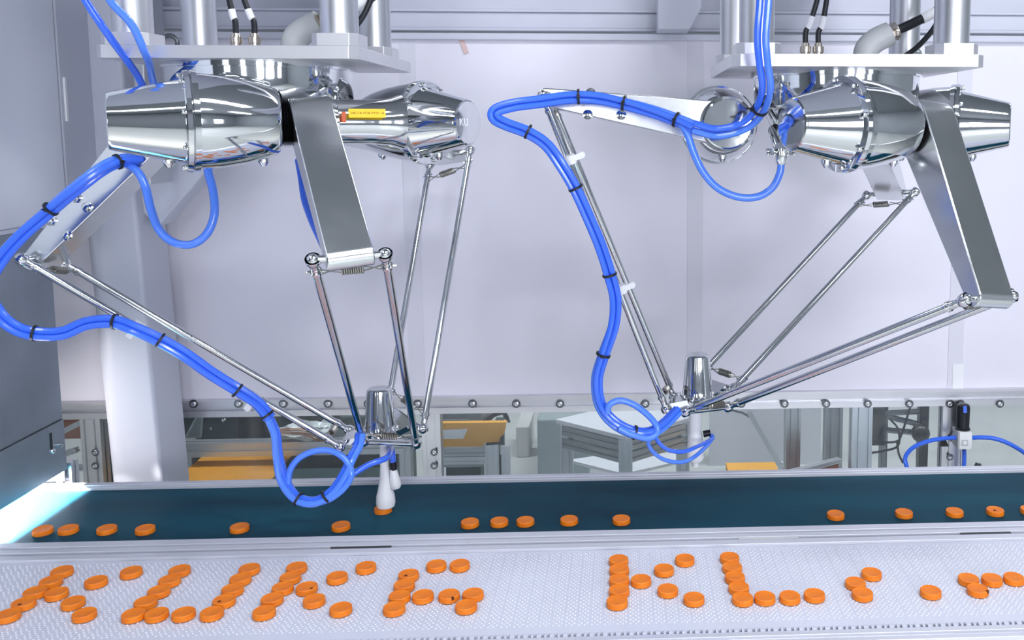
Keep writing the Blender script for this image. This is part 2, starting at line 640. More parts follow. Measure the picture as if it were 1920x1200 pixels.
def bolts(parent, pts, r=0.011):
    """hex-socket bolts on dark washers facing the camera side, all sharing one mesh"""
    b = MB()
    b.lathe([(0, r * 1.6), (0.0022, r * 1.6), (0.0023, 0.0)], (0, 0, 0), V((0, -1, 0)), 14)
    n0 = len(b.f)
    b.lathe([(0.002, r), (0.006, r), (0.008, r * 0.6), (0.008, r * 0.45), (0.005, 0.0)], (0, 0, 0), V((0, -1, 0)), 14)
    me = b.mesh('bolt')
    me.materials.append(M_DARKST)
    me.materials.append(M_CHROME)
    for p in me.polygons[n0:]:
        p.material_index = 1
    for p in pts:
        o = bpy.data.objects.new('bolt', me)
        COL.objects.link(o)
        o.parent = parent
        o.location = V(p) - wloc(parent)


yb = WY - 0.0225
bolts(rail, [atY(x, 757 + 0.0 * x, yb) for x in (279, 363, 447, 531, 615, 690, 783, 886, 968, 1050, 1128, 1210, 1390, 1471, 1549, 1627, 1705, 1781, 1801, 1875)], 0.0105)

POSTS = [(176, 0.075, 'dark slotted aluminium post between the steel cover and the white pillar', M_ALUD),
         (811, 0.070, 'slotted aluminium screen post beside the orange robot-shaped board', M_ALU),
         (1786, 0.10, 'slotted aluminium screen post carrying the pressure regulator', M_ALU)]
for (x, w, lab, m) in POSTS:
    c = atY(x, 800, WY + 0.005)
    t = thing('screen_post', (c.x, WY, 0), lab, 'post', 'posts of the back screen')
    b = MB()
    profile(b, (c.x, WY + 0.006, 0), (c.x, WY + 0.006, zr0 - 0.0005), w, 0.052, 2, 1, 0.010, 0.009, up=Y_)
    add('post_profile', b, m, t, smooth=0)
    bolts(t, [atY(x - (5 if x > 1000 else -3), yy, WY - 0.0205) for yy in ((848, 873) if x < 1000 else (857,))], 0.009)
gl = [-3.0] + [atY(x, 800, WY).x for (x, *_r) in POSTS] + [3.0]
for n, (a, b) in enumerate(zip(gl, gl[1:])):
    o = add('window_%d' % (n + 6), MB().box((a + 0.02, WY + 0.04, 0.25), (b - 0.02, WY + 0.045, zr0 + 0.02)), M_GLASS, smooth=0)
    struct(o, ('clear acrylic pane between the tunnel and the dark post', 'clear acrylic pane between the pillar and the middle post',
               'clear acrylic pane between the middle post and the regulator post', 'clear acrylic pane right of the regulator post')[n], 'window')

# ------------------------------------------------------------------ left side of the cell
LX = -1.80
pz = atX(0, 433, LX).z
wl = thing('wall_left', (LX, 2.3, pz), 'white lacquered side panel at the upper left edge', 'wall', kind='structure')
ys = atX(107, 100, LX).y
add('panel', MB().box((LX - 0.03, 1.2, pz), (LX, ys - 0.004, 3.4)), M_SIDE, wl, smooth=0, bevel=0.004)
add('panel', MB().box((LX - 0.03, ys + 0.004, pz), (LX, 3.22, 3.4)), M_PAINT, wl, smooth=0, bevel=0.004)
a = atX(120, 145, LX + 0.004)
add('white_seam_line', MB().box((LX, ys + 0.02, a.z - 0.14), (LX + 0.006, ys + 0.03, a.z)), M_WHITEP, wl, smooth=0)  # thin white line beside the panel seam
add('bottom_flange', MB().box((LX - 0.03, 1.2, pz - 0.012), (LX + 0.006, 3.22, pz)), M_PAINT, wl, smooth=0)

# pillar: rounded square tube
PYF = 3.2
xa, xb = atY(160, 560, PYF).x, atY(271, 560, PYF).x
pil = thing('pillar', ((xa + xb) / 2, PYF + 0.1, 0), 'pale blue-white square steel pillar behind the left robot', 'pillar')
b = MB()
r_ = 0.03
w_, d_ = xb - xa, 0.20
sec = []
for (sx_, sy_, rr, a0) in ((1, -1, 0.014, -PI / 2), (1, 1, 0.014, 0), (-1, 1, 0.03, PI / 2), (-1, -1, 0.075, PI)):
    cx = xb - rr if sx_ > 0 else xa + rr
    cy = PYF + rr if sy_ < 0 else PYF + d_ - rr
    for k in range(7):
        an = a0 + k * PI / 12
        sec.append((cx + rr * math.cos(an), cy + rr * math.sin(an)))
lean = V((-0.034, 0, 1)).normalized()
b.extrude(sec, V((0.034 * atY(271, 560, PYF).z, 0, 0)), X_, Y_, lean, 3.5)
add('tube', b, M_PAINT, pil, smooth=50)
# diagonal brace
bp0 = atY(300, 380, PYF + 0.1)
bp1 = atY(470, 180, PYF + 0.1)
b = MB()
b.obox((bp0 + bp1) / 2, (bp1 - bp0).normalized(), Y_, (bp1 - bp0).normalized().cross(Y_), (bp1 - bp0).length / 2 + 0.05, 0.05, 0.065)
add('brace', b, M_PAINT, pil, smooth=0, bevel=0.008)
c = atY(283, 325, 3.1)
b = MB().box((c.x - 0.018, 3.06, c.z - 0.035), (c.x + 0.018, PYF + 0.01, 2.7))
add('bracket_plate', b, M_ALUD, pil, smooth=0, bevel=0.004)

# stainless tunnel cover
TB = atX(0, 955, LX).z
TY1 = atX(124, 880, LX).y
zs = atX(0, 845, LX).z
tc = thing('tunnel_cover', (LX - 0.4, 2.5, BZ), 'dull stainless tunnel cover over the end of the conveyor at the left edge', 'machine cover')
th = 0.004
up_ = MB()
up_.box((LX - 0.012, 1.6, zs - 0.03), (LX - 0.006, TY1, zs + 0.03))  # hidden backing strip added to stop lamp light leaking through the seam
up_.box((LX - th, 1.6, zs + 0.002), (LX, TY1, pz - 0.02))
add('upper_panel', up_, M_STAIN, tc, smooth=0)
fl = MB().box((LX - th, 1.6, TB), (LX + 0.003, TY1, zs - 0.002))
flap = add('hinged_flap', fl, M_STAIN, tc, smooth=0)
shell = MB()
shell.box((LX - 1.2, 1.6, BZ + 0.01), (LX - th, 1.61, pz - 0.02))
shell.box((LX - 1.2, TY1 - 0.005, BZ + 0.02), (LX - th, TY1, pz - 0.02))
shell.box((LX - 1.21, 1.6, BZ + 0.01), (LX - 1.2, TY1, pz - 0.02))
shell.box((LX - 1.2, 1.6, pz - 0.02), (LX, TY1, pz - 0.014))
add('shell', shell, M_STAIN, tc, smooth=0)
s0 = atX(95, 812, LX + 0.004)
s1 = atX(98, 842, LX + 0.004)
add('slot', MB().box((LX + 0.003, s0.y - 0.005, s1.z), (LX + 0.0045, s0.y + 0.005, s0.z)), M_BLACK, flap, smooth=0)
sk = MB()
sk.sphere(V((LX + 0.004, s1.y, s1.z - 0.006)), 0.009, 12, 7, X_)
add('slide_knob', sk, M_CHROME, flap)
s2 = atX(113, 832, LX + 0.004)
sk = MB()
sk.cyl((LX, s2.y - 0.01, s2.z), (LX + 0.016, s2.y - 0.01, s2.z), 0.008, 12)
add('stop_pin', sk, M_CHROME, flap)
lb = thing('tunnel_lamp', (LX - 0.34, 2.45, BZ + 0.33), 'inspection lamp bar inside the tunnel over the belt end', 'lamp')
add('lamp_bar', MB().box((LX - 0.46, 1.9, BZ + 0.335), (LX - 0.22, 2.9, BZ + 0.365)), M_ALUD, lb, smooth=0)
area('tunnel_lamp_light', (LX - 0.34, 2.45, BZ + 0.33), (0, -0.45, 0), 0.16, 0.95, 420, (1.0, 0.94, 0.90))
ep = atZ(118, 905, BZ)
et = thing('end_post', (LX - 0.005, ep.y, BZ), 'short aluminium end post standing under the corner of the stainless cover', 'post')
b = MB()
profile(b, (LX - 0.015, TY1 + 0.03, BZ - 0.05), (LX - 0.015, TY1 + 0.03, atX(120, 884, LX).z + 0.02), 0.05, 0.04, 1, 1)
add('post_profile', b, M_ALU, et, smooth=0)

# ================================================================== CONVEYORS
yA = atZ(960, 904.5, BZ).y            # far edge of the teal belt
yB = atZ(960, 1005, BZ).y             # near edge of the teal belt
yC = atZ(960, 1035, BZ).y             # far edge of the white belt
yD = atZ(960, 1193, BZ).y             # near edge of the white belt
CX0, CX1 = -2.95, 2.6
rc = thing('belt_conveyor', (0, (yA + yB) / 2, 0), 'rear conveyor with a dark teal belt under the two robots', 'conveyor')
b = MB().box((CX0, yB, BZ - 0.012), (CX1, yA, BZ))
add('belt', b, M_BELT, rc, smooth=0, label='dark teal conveyor belt')
b = MB()
b.box((CX0, yA + 0.001, BZ - 0.10), (CX1, yA + 0.028, BZ + 0.010))
b.box((CX0, yA + 0.006, BZ + 0.010), (CX1, yA + 0.028, BZ + 0.016))
add('rear_side_rail', b, M_RAIL, rc, smooth=0, bevel=0.0015)
b = MB().box((CX0, yB + 0.03, BZ - 0.11), (CX1, yA, BZ - 0.03))
add('bed', b, M_ALUD, rc, smooth=0)
for x in (-1.9, 1.9):
    for y in (yB + 0.08, yA - 0.03):
        b = MB()
        profile(b, (x, y, 0), (x, y, BZ - 0.11), 0.05, 0.05)
        add('leg', b, M_ALU, rc, smooth=0)
# middle rail: stepped aluminium section with slots
mr_ = MB()
wm = yB - yC
sec = [(0, 0.012), (0.30 * wm, 0.012), (0.30 * wm, 0.004), (0.38 * wm, 0.004), (0.38 * wm, 0.010), (0.60 * wm, 0.010), (0.60 * wm, -0.004),
       (0.72 * wm, -0.004), (0.72 * wm, 0.008), (wm - 0.001, 0.008), (wm - 0.001, -0.10), (0, -0.10)]
mr_.extrude([(-a, z) for (a, z) in sec][::-1], (CX0, yB - 0.0005, BZ), Y_, Z_, X_, CX1 - CX0)
add('front_side_rail', mr_, M_RAIL, rc, smooth=0, bevel=0.001)
for (x0, x1, yy) in ((620, 732, 1027), (1800, 1895, 998), (1385, 1498, 1010)):
    p0, p1 = atZ(x0, yy, BZ + 0.008), atZ(x1, yy, BZ + 0.008)
    yc = yB - 0.66 * wm
    add('slot_cover', MB().box((p0.x, yc - 0.005, BZ - 0.004), (p1.x, yc + 0.0035, BZ + 0.0085)),
        M_LIGHTGREY if x0 == 1385 else M_BLACKP, rc, smooth=0)

fc = thing('modular_conveyor', (0, (yC + yD) / 2, 0), 'front conveyor with a white nubbed plastic belt carrying the letters', 'conveyor')
add('belt', MB().box((CX0, yD + 0.006, BZ - 0.012), (CX1, yC - 0.001, BZ)), M_WBELT, fc, smooth=0, label='white modular plastic belt')
# nubs
nb = MB()
NV, NF = [], []
pitch = 0.030
row = 0.0085
y = yD + 0.040
j = 0
while y < yC - 0.015:
    xo = 0.0065 if j % 2 else 0.0
    # rows pair up and every module is offset like bricks
    k = 0
    x = CX0 + 0.05
    while x < CX1 - 0.6:
        for dx in (0.0, 0.0125):
            cxn = x + dx + xo
            i = len(NV)
            r0, h0 = 0.0026, 0.0013
            for q in range(5):
                an = 2 * PI * q / 5 + 0.3
                NV.append((cxn + r0 * math.cos(an), y + r0 * math.sin(an), BZ - 0.0004))
            for q in range(5):
                an = 2 * PI * q / 5 + 0.3
                NV.append((cxn + r0 * 0.62 * math.cos(an), y + r0 * 0.62 * math.sin(an), BZ + h0))
            for q in range(5):
                q2 = (q + 1) % 5
                NF.append((i + q, i + q2, i + 5 + q2, i + 5 + q))
            NF.append(tuple(range(i + 5, i + 10)))
        x += pitch
    y += row
    j += 1
nb.v = [V(p) for p in NV]
nb.f = NF
o = add('nubs', nb, M_NUB, fc, smooth=0)
o['kind'] = 'stuff'
# link ends at the near edge with dark gaps between them
lk = MB()
x = CX0
while x < CX1 - 0.6:
    lk.box((x, yD - 0.004, BZ - 0.014), (x + 0.0078, yD + 0.0065, BZ))
    lk.box((x + 0.0148, yD - 0.004, BZ - 0.014), (x + 0.0202, yD + 0.0065, BZ))
    lk.box((x + 0.0272, yD - 0.004, BZ - 0.014), (x + 0.0302, yD + 0.0065, BZ))
    x += 0.0302
o = add('edge_links', lk, M_WBELT, fc, smooth=0)
o['kind'] = 'stuff'
add('wear_strip', MB().box((CX0, yD - 0.004, BZ - 0.03), (CX1, yD + 0.03, BZ - 0.0125)), M_BLACK, fc, smooth=0)
fr2 = MB()
sec = [(0, -0.002), (0.018, -0.002), (0.018, -0.010), (0.030, -0.010), (0.030, -0.004), (0.045, -0.004), (0.045, -0.016), (0.085, -0.016), (0.085, -0.12), (0, -0.12)]
fr2.extrude([(-a, z) for (a, z) in sec][::-1], (CX0, yD - 0.0045, BZ), Y_, Z_, X_, CX1 - CX0)
add('front_side_rail', fr2, M_RAIL, fc, smooth=0, bevel=0.001)
add('bed', MB().box((CX0, yD, BZ - 0.12), (CX1, yC - 0.002, BZ - 0.031)), M_ALUD, fc, smooth=0)
for x in (-1.9, 1.9):
    for y in (yD + 0.05, yC - 0.06):
        b = MB()
        profile(b, (x, y, 0), (x, y, BZ - 0.12), 0.05, 0.05)
        add('leg', b, M_ALU, fc, smooth=0)

# ================================================================== ROBOTS
def screw_ring(parent, o, d, R, n, r=0.006, h=0.007, ph=0.2):
    a, b, d = frame(V(d))
    base = MB().lathe([(0, r), (h * 0.7, r), (h, r * 0.7)], (0, 0, 0), d, 10)
    me = base.mesh('screw')
    me.materials.append(M_CHROME)
    for k in range(n):
        an = 2 * PI * k / n + ph
        p = V(o) + a * (R * math.cos(an)) + b * (R * math.sin(an))
        s = bpy.data.objects.new('screw', me)
        COL.objects.link(s)
        s.parent = parent
        s.location = p - wloc(parent)


def arm_profile(L, R, r):
    """outline of a tapered arm around (0,0) with radius R and (L,0) with radius r, ccw"""
    be = math.asin((R - r) / L)
    pts = []
    n = 18
    a0 = PI / 2 - be
    for k in range(n + 1):
        an = a0 + (2 * PI - 2 * a0) * k / n
        pts.append((R * math.cos(an), R * math.sin(an)))
    for k in range(9):
        an = -a0 + 2 * a0 * k / 8
        pts.append((L + r * math.cos(an), r * math.sin(an)))
    return pts


def strand_paths(center, n, off, twist=1.5, ph=0.0):
    P = [V(p) for p in center]
    a, b, _ = frame(P[1] - P[0])
    outs = [[] for _ in range(n)]
    s = 0.0
    for i, p in enumerate(P):
        t = (P[min(i + 1, len(P) - 1)] - P[max(i - 1, 0)]).normalized()
        a = (a - t * a.dot(t)).normalized()
        b = t.cross(a)
        if i:
            s += (p - P[i - 1]).length
        for k in range(n):
            an = ph + 2 * PI * k / n + twist * math.sin(s * 2.2)
            outs[k].append(p + a * (off * math.cos(an)) + b * (off * math.sin(an)))
    return outs


UPB = {0: {'A': [(-0.648, 1.905, -0.272), (-0.511, 1.950, -0.268), (-0.7503, 2.5593, -0.8925), (-0.6202, 2.6402, -0.9299)],
           'B': [(-0.6759, 3.2044, -0.1242), (-0.5229, 3.1337, -0.0709), (-0.738, 2.7937, -0.8589), (-0.6174, 2.723, -0.9141)],
           'C': [(-1.5583, 2.4004, -0.3331), (-1.5441, 2.5521, -0.3668), (-0.8247, 2.5978, -0.9208), (-0.8436, 2.7495, -0.9243)]},
       1: {'A': [(0.7551, 1.9448, -0.3774), (0.8929, 2.0172, -0.3825), (0.1723, 2.548, -0.8156), (0.3047, 2.6204, -0.8261)],
           'B': [(0.8493, 3.1258, -0.2303), (0.9954, 3.0465, -0.2141), (0.2284, 2.7826, -0.7808), (0.3305, 2.7032, -0.7969)],
           'C': [(-0.2127, 2.4319, 0.0881), (-0.2024, 2.5836, 0.0758), (0.1218, 2.5913, -0.8222), (0.1522, 2.7431, -0.8315)]}}
ROB = {0: dict(c=V((-0.945, 2.50, 2.0)), drum=V((-0.9635, 2.50, 2.0)), dr=0.2365, delta=0.5627, hd=dict(A=0.50, B=0.60, C=0.56), zm=0.016, aoff=0.0, coff=0.0, ztop=2.166),
       1: dict(c=V((0.565, 2.4876, 2.0)), drum=V((0.590, 2.53, 2.0)), dr=0.232, delta=0.497, hd=dict(A=0.38, B=0.64, C=0.50), zm=0.010, aoff=0.082, coff=0.0, ztop=2.152)}
PLAT = {}


def build_robot(k, label):
    R_ = ROB[k]
    c = R_['c']
    root = thing('delta_robot', (R_['drum'].x, R_['drum'].y, R_['ztop']), label, 'robot', 'ceiling mounted delta robots')
    # drum and hub
    dz = R_['ztop'] - 2.0
    dr = R_['dr']
    b = MB().lathe([(0, dr + 0.003), (0.014, dr + 0.003), (0.0145, dr - 0.004), (0.030, dr - 0.0045), (dz - 0.062, dr - 0.007), (dz - 0.056, dr - 0.011), (dz - 0.052, dr - 0.03), (dz - 0.05, dr - 0.06)],
                   R_['drum'] + Z_ * dz, -Z_, 64)
    add('base_drum', b, M_CHROME, root)
    b = MB().lathe([(0, 0.20), (0.03, 0.185), (0.085, 0.165), (0.10, 0.13), (0.105, 0.0)], R_['drum'] + Z_ * 0.052, -Z_, 48)
    hub = add('hub_body', b, M_CHROME, root)
    pts = []
    for i, n in enumerate('ABC'):
        th = -PI / 2 + R_['delta'] + i * 2 * PI / 3
        thd = -PI / 2 + R_['hd'][n] + i * 2 * PI / 3
        rad = V((math.cos(th), math.sin(th), 0))
        tan = V((-math.sin(th), math.cos(th), 0))
        mdir = V((math.sin(thd), -math.cos(thd), 0))
        piv = c + rad * 0.2736 + Z_ * R_['zm']
        if n == 'A':
            piv = piv + tan * R_['aoff']
        if n == 'C' and k == 1:
            piv = piv - X_ * 0.012
        apiv = piv.copy()
        u0, u1, l0, l1 = [V(q) + Z_ * 2.0 for q in UPB[k][n]]
        E = (u0 + u1) / 2
        e1 = E - piv
        L = e1.length
        e1.normalize()
        td = (u1 - u0).normalized()
        if td.dot(tan) < 0:
            td = -td
        if n == 'A' and k == 0:
            tan = V((math.cos(0.33), math.sin(0.33), 0))
            apiv = piv + tan * 0.036
            piv = piv + tan * 0.024
        elif n == 'A':
            tan = V((math.cos(0.41), math.sin(0.41), 0))
            td = tan
        elif n == 'B':
            piv = piv + mdir * 0.028
            apiv = piv.copy()
        e1 = E - apiv
        L = e1.length
        e1.normalize()
        e2 = (td * 0.5 + tan * 0.5)
        e2 = (e2 - e1 * e2.dot(e1)).normalized()
        e3 = e2.cross(e1).normalized() * -1
        if e3.z < 0 and n != 'C' or (n == 'C' and e3.z < 0):
            e3 = -e3
        hw = 0.048
        # --- motor housing
        hb = MB().lathe([(0.063, 0.050), (0.064, 0.072), (0.067, 0.078), (0.074, 0.083), (0.10, 0.091), (0.14, 0.101), (0.19, 0.1085), (0.22, 0.1105), (0.240, 0.111)], piv, mdir, 56)
        hous = add('motor_housing', hb, M_CHROME, root)
        fb = MB().lathe([(0.238, 0.1), (0.238, 0.1165), (0.250, 0.1185), (0.252, 0.1145), (0.254, 0.1185), (0.264, 0.1165), (0.266, 0.1)], piv, mdir, 56)
        add('flange_ring', fb, M_CHROME, hous)
        xl = 0.016 if (k == 0 and n == 'A') else 0.0
        cb = MB().lathe([(0.266, 0.0985), (0.270, 0.0965), (0.393 + xl, 0.0650), (0.399 + xl, 0.0625), (0.4015 + xl, 0.0585), (0.4022 + xl, 0.0), ], piv, mdir, 56)
        add('motor_cap', cb, M_CHROME, hous, smooth=18)
        screw_ring(hous, piv + mdir * 0.265, mdir, 0.1075, 8, 0.0065, 0.010)
        nb_ = MB()
        for q in range(7):
            t0 = 0.024 + q * 0.006
            nb_.lathe([(t0, 0.046), (t0 + 0.003, 0.058), (t0 + 0.006, 0.046)], piv, mdir, 32)
        add('bellows', nb_, M_DARKST, hous)
        for (q, rr) in ((0.10, 0.090), (0.30, 0.089)):
            db = MB().lathe([(0, 0.013), (0.010, 0.013), (0.014, 0.010), (0.020, 0.006)], piv + mdir * q - Z_ * (rr - 0.004), -Z_, 12)
            add('drain_plug', db, M_CHROME, hous)
        if n == 'B' and k == 0:
            text('KU', 0.030, piv + mdir * 0.4026 + Z_ * 0.0 - Z_.cross(mdir) * 0.022, Z_.cross(mdir), Z_, M_ENGR, hous)
        if n == 'A' and k == 0:
            bb = MB().lathe([(0.046, 0.056), (0.15, 0.056), (0.20, 0.060), (0.23, 0.070), (0.235, 0.0)], piv, -mdir, 40)
            add('gear_neck', bb, M_CHROME, hous)
            nn = (rad * 0.93 + Z_ * 0.36).normalized()
            ay = nn.cross(tan).normalized()
            so = piv + tan * 0.127 + nn * 0.0575
            sb = MB().obox(so, tan, ay, nn, 0.043, 0.0115, 0.0008)
            st = add('warning_sticker', sb, M_YEL, root, smooth=0, label='yellow sticker with dark lettering')
            text('DELTA FOR PTO 14', 0.0090, so + nn * 0.0009, tan, ay, M_INK, st, depth=0.0002)
        if k == 0 and n == 'A':
            rb = MB().obox(piv + tan * 0.072 + (rad * 0.98 + Z_ * 0.2).normalized() * 0.057, tan, Z_, rad, 0.005, 0.013, 0.001)
            add('seal_mark', rb, M_RED, root, smooth=0, label='red sealing paint mark')
        # --- upper arm
        ab = MB().extrude(arm_profile(L, 0.060, 0.024), apiv - e2 * hw, e1, e3, e2, hw * 2)
        bm_ = V((0, 0, 0))
        arm = add('upper_arm', ab, M_ARM, root, smooth=40, bevel=0.003, origin=apiv)
        cr_ = 1.0 if n == 'C' else 0.76
        pc = MB().lathe([(-0.06, 0.074 * cr_), (0.004, 0.074 * cr_), (0.005, 0.068 * cr_), (0.010, 0.068 * cr_), (0.012, 0.064 * cr_), (0.012, 0.0)], apiv + e2 * (hw if e2.dot(mdir) < 0 else -hw), e2 if e2.dot(mdir) < 0 else -e2, 40)
        add('pivot_cover', pc, M_CHROME, arm, smooth=18)
        if n == 'C':
            side = -1 if e2.y > 0 else 1
            for (f1, f3) in ((0.42, 0.018), (0.42, -0.018), (0.24, 0.028), (0.24, -0.030)):
                sb = MB().lathe([(0, 0.0135), (0.004, 0.0135), (0.005, 0.0085), (0.012, 0.0085), (0.013, 0.004)], apiv + e1 * (L * (1 - f1)) + e3 * f3 + e2 * (side * hw), e2 * side, 14)
                add('clip_screw', sb, M_CHROME, arm)
        # --- elbow, rods
        sh = MB().cyl(u0, u1, 0.0085, 14)
        add('elbow_shaft', sh, M_CHROME, arm)
        for (u, l, other, lo) in ((u0, l0, u1, l1), (u1, l1, u0, l0)):
            d = (l - u).normalized()
            D = (l - u).length
            rd = MB()
            rd.cyl(u + d * 0.030, l - d * 0.030, 0.0097, 16)
            rod = add('rod', rd, M_ROD, root, origin=u)
            for (e, dd) in ((u, d), (l, -d)):
                jb = MB()
                jb.sphere(e, 0.0135, 18, 10)
                jb.lathe([(-0.004, 0.0162), (0.004, 0.0165), (0.012, 0.0145), (0.018, 0.0095), (0.034, 0.0085)], e, dd, 18, caps=False)
                add('ball_joint', jb, M_CHROME, rod)
                cb = MB()
                cb.lathe([(0.040, 0.0095), (0.040, 0.0125), (0.049, 0.0125), (0.049, 0.0095)], e, dd, 14)
                pdir = (other - u).normalized()
                cb.cyl(e + dd * 0.0445 - pdir * 0.019, e + dd * 0.0445 + pdir * 0.019, 0.0028, 8)
                add('collar', cb, M_DARKST if k == 9 else M_CHROME, rod)
        # --- springs between the two rods of a pair
        for (a0, a1, d0, d1, cnt) in ((u0, u1, (l0 - u0).normalized(), (l1 - u1).normalized(), 2 if n == 'B' else 1),
                                      (l0, l1, (u0 - l0).normalized(), (u1 - l1).normalized(), 1)):
            for q in range(cnt):
                s0 = a0 + d0 * (0.046 if cnt == 1 else (0.006, 0.060)[q])
                s1 = a1 + d1 * (0.046 if cnt == 1 else (0.006, 0.060)[q])
                sd = (s1 - s0)
                h0, h1 = s0 + sd * 0.34, s0 + sd * 0.66
                sb = MB()
                sb.helix(h0, h1, 0.0092, 0.0021, 10, 5, 10)
                up1 = d0 * 0.013
                for (aa, hh) in ((s0, h0), (s1, h1)):
                    mid = aa + (hh - aa) * 0.55
                    sb.tube([aa - up1, mid], 0.0017, 5)
                    sb.tube([aa + up1, mid], 0.0017, 5)
                    sb.tube([mid, mid + (hh - mid) * 0.5 + up1 * 0.35, hh + up1 * 0.6], 0.0016, 5)
                    sb.tube([mid, mid + (hh - mid) * 0.5 - up1 * 0.35, hh - up1 * 0.6], 0.0016, 5)
                add('spring', sb, M_SPRING, root)
        pts.append((l0, l1, (l0 + l1) / 2))
    # --- platform, wrist cover
    pcn = (pts[0][2] + pts[1][2] + pts[2][2]) / 3
    PLAT[k] = pcn
    b = MB().lathe([(-0.016, 0.030), (-0.012, 0.044), (0.004, 0.050), (0.010, 0.054), (0.013, 0.050)], pcn, Z_, 32)
    for (l0, l1, m) in pts:
        b.cyl(l0, l1, 0.0085, 12)
        dv = (m - pcn)
        w = (l1 - l0).normalized()
        b.hexa([pcn - w * 0.036 - Z_ * 0.010, pcn + w * 0.036 - Z_ * 0.010, m + w * 0.045 - Z_ * 0.009, m - w * 0.045 - Z_ * 0.009,
                pcn - w * 0.036 + Z_ * 0.008, pcn + w * 0.036 + Z_ * 0.008, m + w * 0.045 + Z_ * 0.009, m - w * 0.045 + Z_ * 0.009])
    plat = add('platform', b, M_CHROME, root, origin=pcn)
    screw_ring(plat, pcn + Z_ * 0.010, Z_, 0.049, 9, 0.0045, 0.008)
    hcap = 0.138
    b = MB().lathe([(0.010, 0.049), (0.016, 0.0465), (0.030, 0.0445), (hcap - 0.014, 0.0375), (hcap - 0.005, 0.0355), (hcap - 0.001, 0.031), (hcap, 0.024), (hcap, 0.0)], pcn, Z_, 40)
    add('wrist_cover', b, M_CHROME, root, origin=pcn)
    # --- gripper
    if k == 0:
        tip = atY(716, 949, pcn.y).z
        H = pcn.z - tip
        prof = [(0.012, 0.014), (0.020, 0.014), (0.021, 0.021), (0.030, 0.022), (0.033, 0.0135), (0.45 * H, 0.0125), (0.60 * H, 0.0150), (0.72 * H, 0.0195), (0.86 * H, 0.0270), (0.95 * H, 0.0285), (H, 0.026), (H, 0.0)]
        g = add('gripper', MB().lathe(prof, pcn + X_ * 0.008, -Z_, 28), M_WHITEP, root, origin=pcn, label='white plastic suction gripper')
        nz = pcn + V((0.020, -0.004, -0.62 * H))
        nzm = MB().lathe([(-0.030, 0.010), (-0.012, 0.013), (0.010, 0.016), (0.022, 0.0165), (0.030, 0.012), (0.034, 0.0)], nz + X_ * 0.018, V((0.12, 0, -1)), 18)
        add('side_nozzle', nzm, M_WHITEP, g)
        ft = MB().cyl(nz + V((0.016, 0, 0.028)), nz + V((0.014, 0, 0.052)), 0.0105, 12)
        add('hose_fitting', ft, M_BLACKP, g)
        PLAT['fit0'] = nz + V((0.014, 0, 0.050))
        PLAT['tip'] = V((pcn.x + 0.002, pcn.y, tip))
    else:
        tip = atY(1297, 874, pcn.y).z
        H = pcn.z - tip
        prof = [(0.012, 0.020), (0.014, 0.025), (0.030, 0.025), (0.031, 0.0205), (0.40 * H, 0.0195), (0.50 * H, 0.0185), (0.54 * H, 0.0215), (0.62 * H, 0.0235), (0.80 * H, 0.0260), (0.86 * H, 0.0275), (0.91 * H, 0.0225), (0.915 * H, 0.012), (H, 0.011), (H, 0.0)]
        g = add('gripper', MB().lathe(prof, pcn - X_ * 0.006, -Z_, 28), M_WHITEP, root, origin=pcn, label='white plastic suction gripper')
        ft = pcn + V((0.034, -0.004, -0.52 * H))
        add('hose_fitting', MB().cyl(ft - V((0.016, 0, 0)), ft + V((0.006, 0, 0.004)), 0.010, 12), M_BLACKP, g)
        PLAT['fit1'] = ft
    return root


build_robot(0, 'polished steel delta robot at the left, its white gripper almost touching the teal belt')
build_robot(1, 'polished steel delta robot at the right with one arm raised level, gripper held high')

# ------------------------------------------------------------------ mounts
def mount(k, label, cx, cy, hx, hy, z0, z1, tubes, rot, ring, label_cat='robot mount'):
    t = thing('robot_mount', (cx, cy, z0), label, label_cat, 'robot mounts')
    cr, sr = math.cos(rot), math.sin(rot)
    ax, ay = V((cr, sr, 0)), V((-sr, cr, 0))
    o0 = V((cx, cy, z0))
    ch = 0.02
    sec = [(-hx + ch, -hy), (hx - ch, -hy), (hx, -hy + ch), (hx, hy - ch), (hx - ch, hy), (-hx + ch, hy), (-hx, hy - ch), (-hx, -hy + ch)]
    add('plate', MB().extrude(sec, o0, ax, ay, Z_, z1 - z0), M_ALUP, t, smooth=0, bevel=0.0012)
    for (tx, ty) in tubes:
        p = o0 + ax * tx + ay * ty
        pd = MB()
        ps = 0.056
        oc = [(-ps + 0.018, -ps), (ps - 0.018, -ps), (ps, -ps + 0.018), (ps, ps - 0.018), (ps - 0.018, ps), (-ps + 0.018, ps), (-ps, ps - 0.018), (-ps, -ps + 0.018)]
        pd.extrude(oc, p + Z_ * (z1 - z0), ax, ay, Z_, 0.030)
        add('foot_pad', pd, M_ALUP, t, smooth=0, bevel=0.001)
        tb = MB().cyl(p + Z_ * (z1 - z0 + 0.030), V((p.x, p.y, 2.60)), 0.045, 32)
        tube = add('tube', tb, M_ALU, t)
        add('top_flange', MB().lathe([(0, 0.06), (0.018, 0.06)], V((p.x, p.y, 2.60)), Z_, 32), M_ALUP, tube)
    # lifting eye
    e = MB()
    rp = V(ring)
    e.torus(rp + Z_ * 0.022, V((0.25, -1, 0)), 0.0185, 0.0058, 22, 8)
    e.lathe([(-0.008, 0.014), (0.0, 0.014), (0.004, 0.008)], rp, Z_, 12)
    add('eye_bolt', e, M_CHROME if k else M_DARKST, t)
    return t


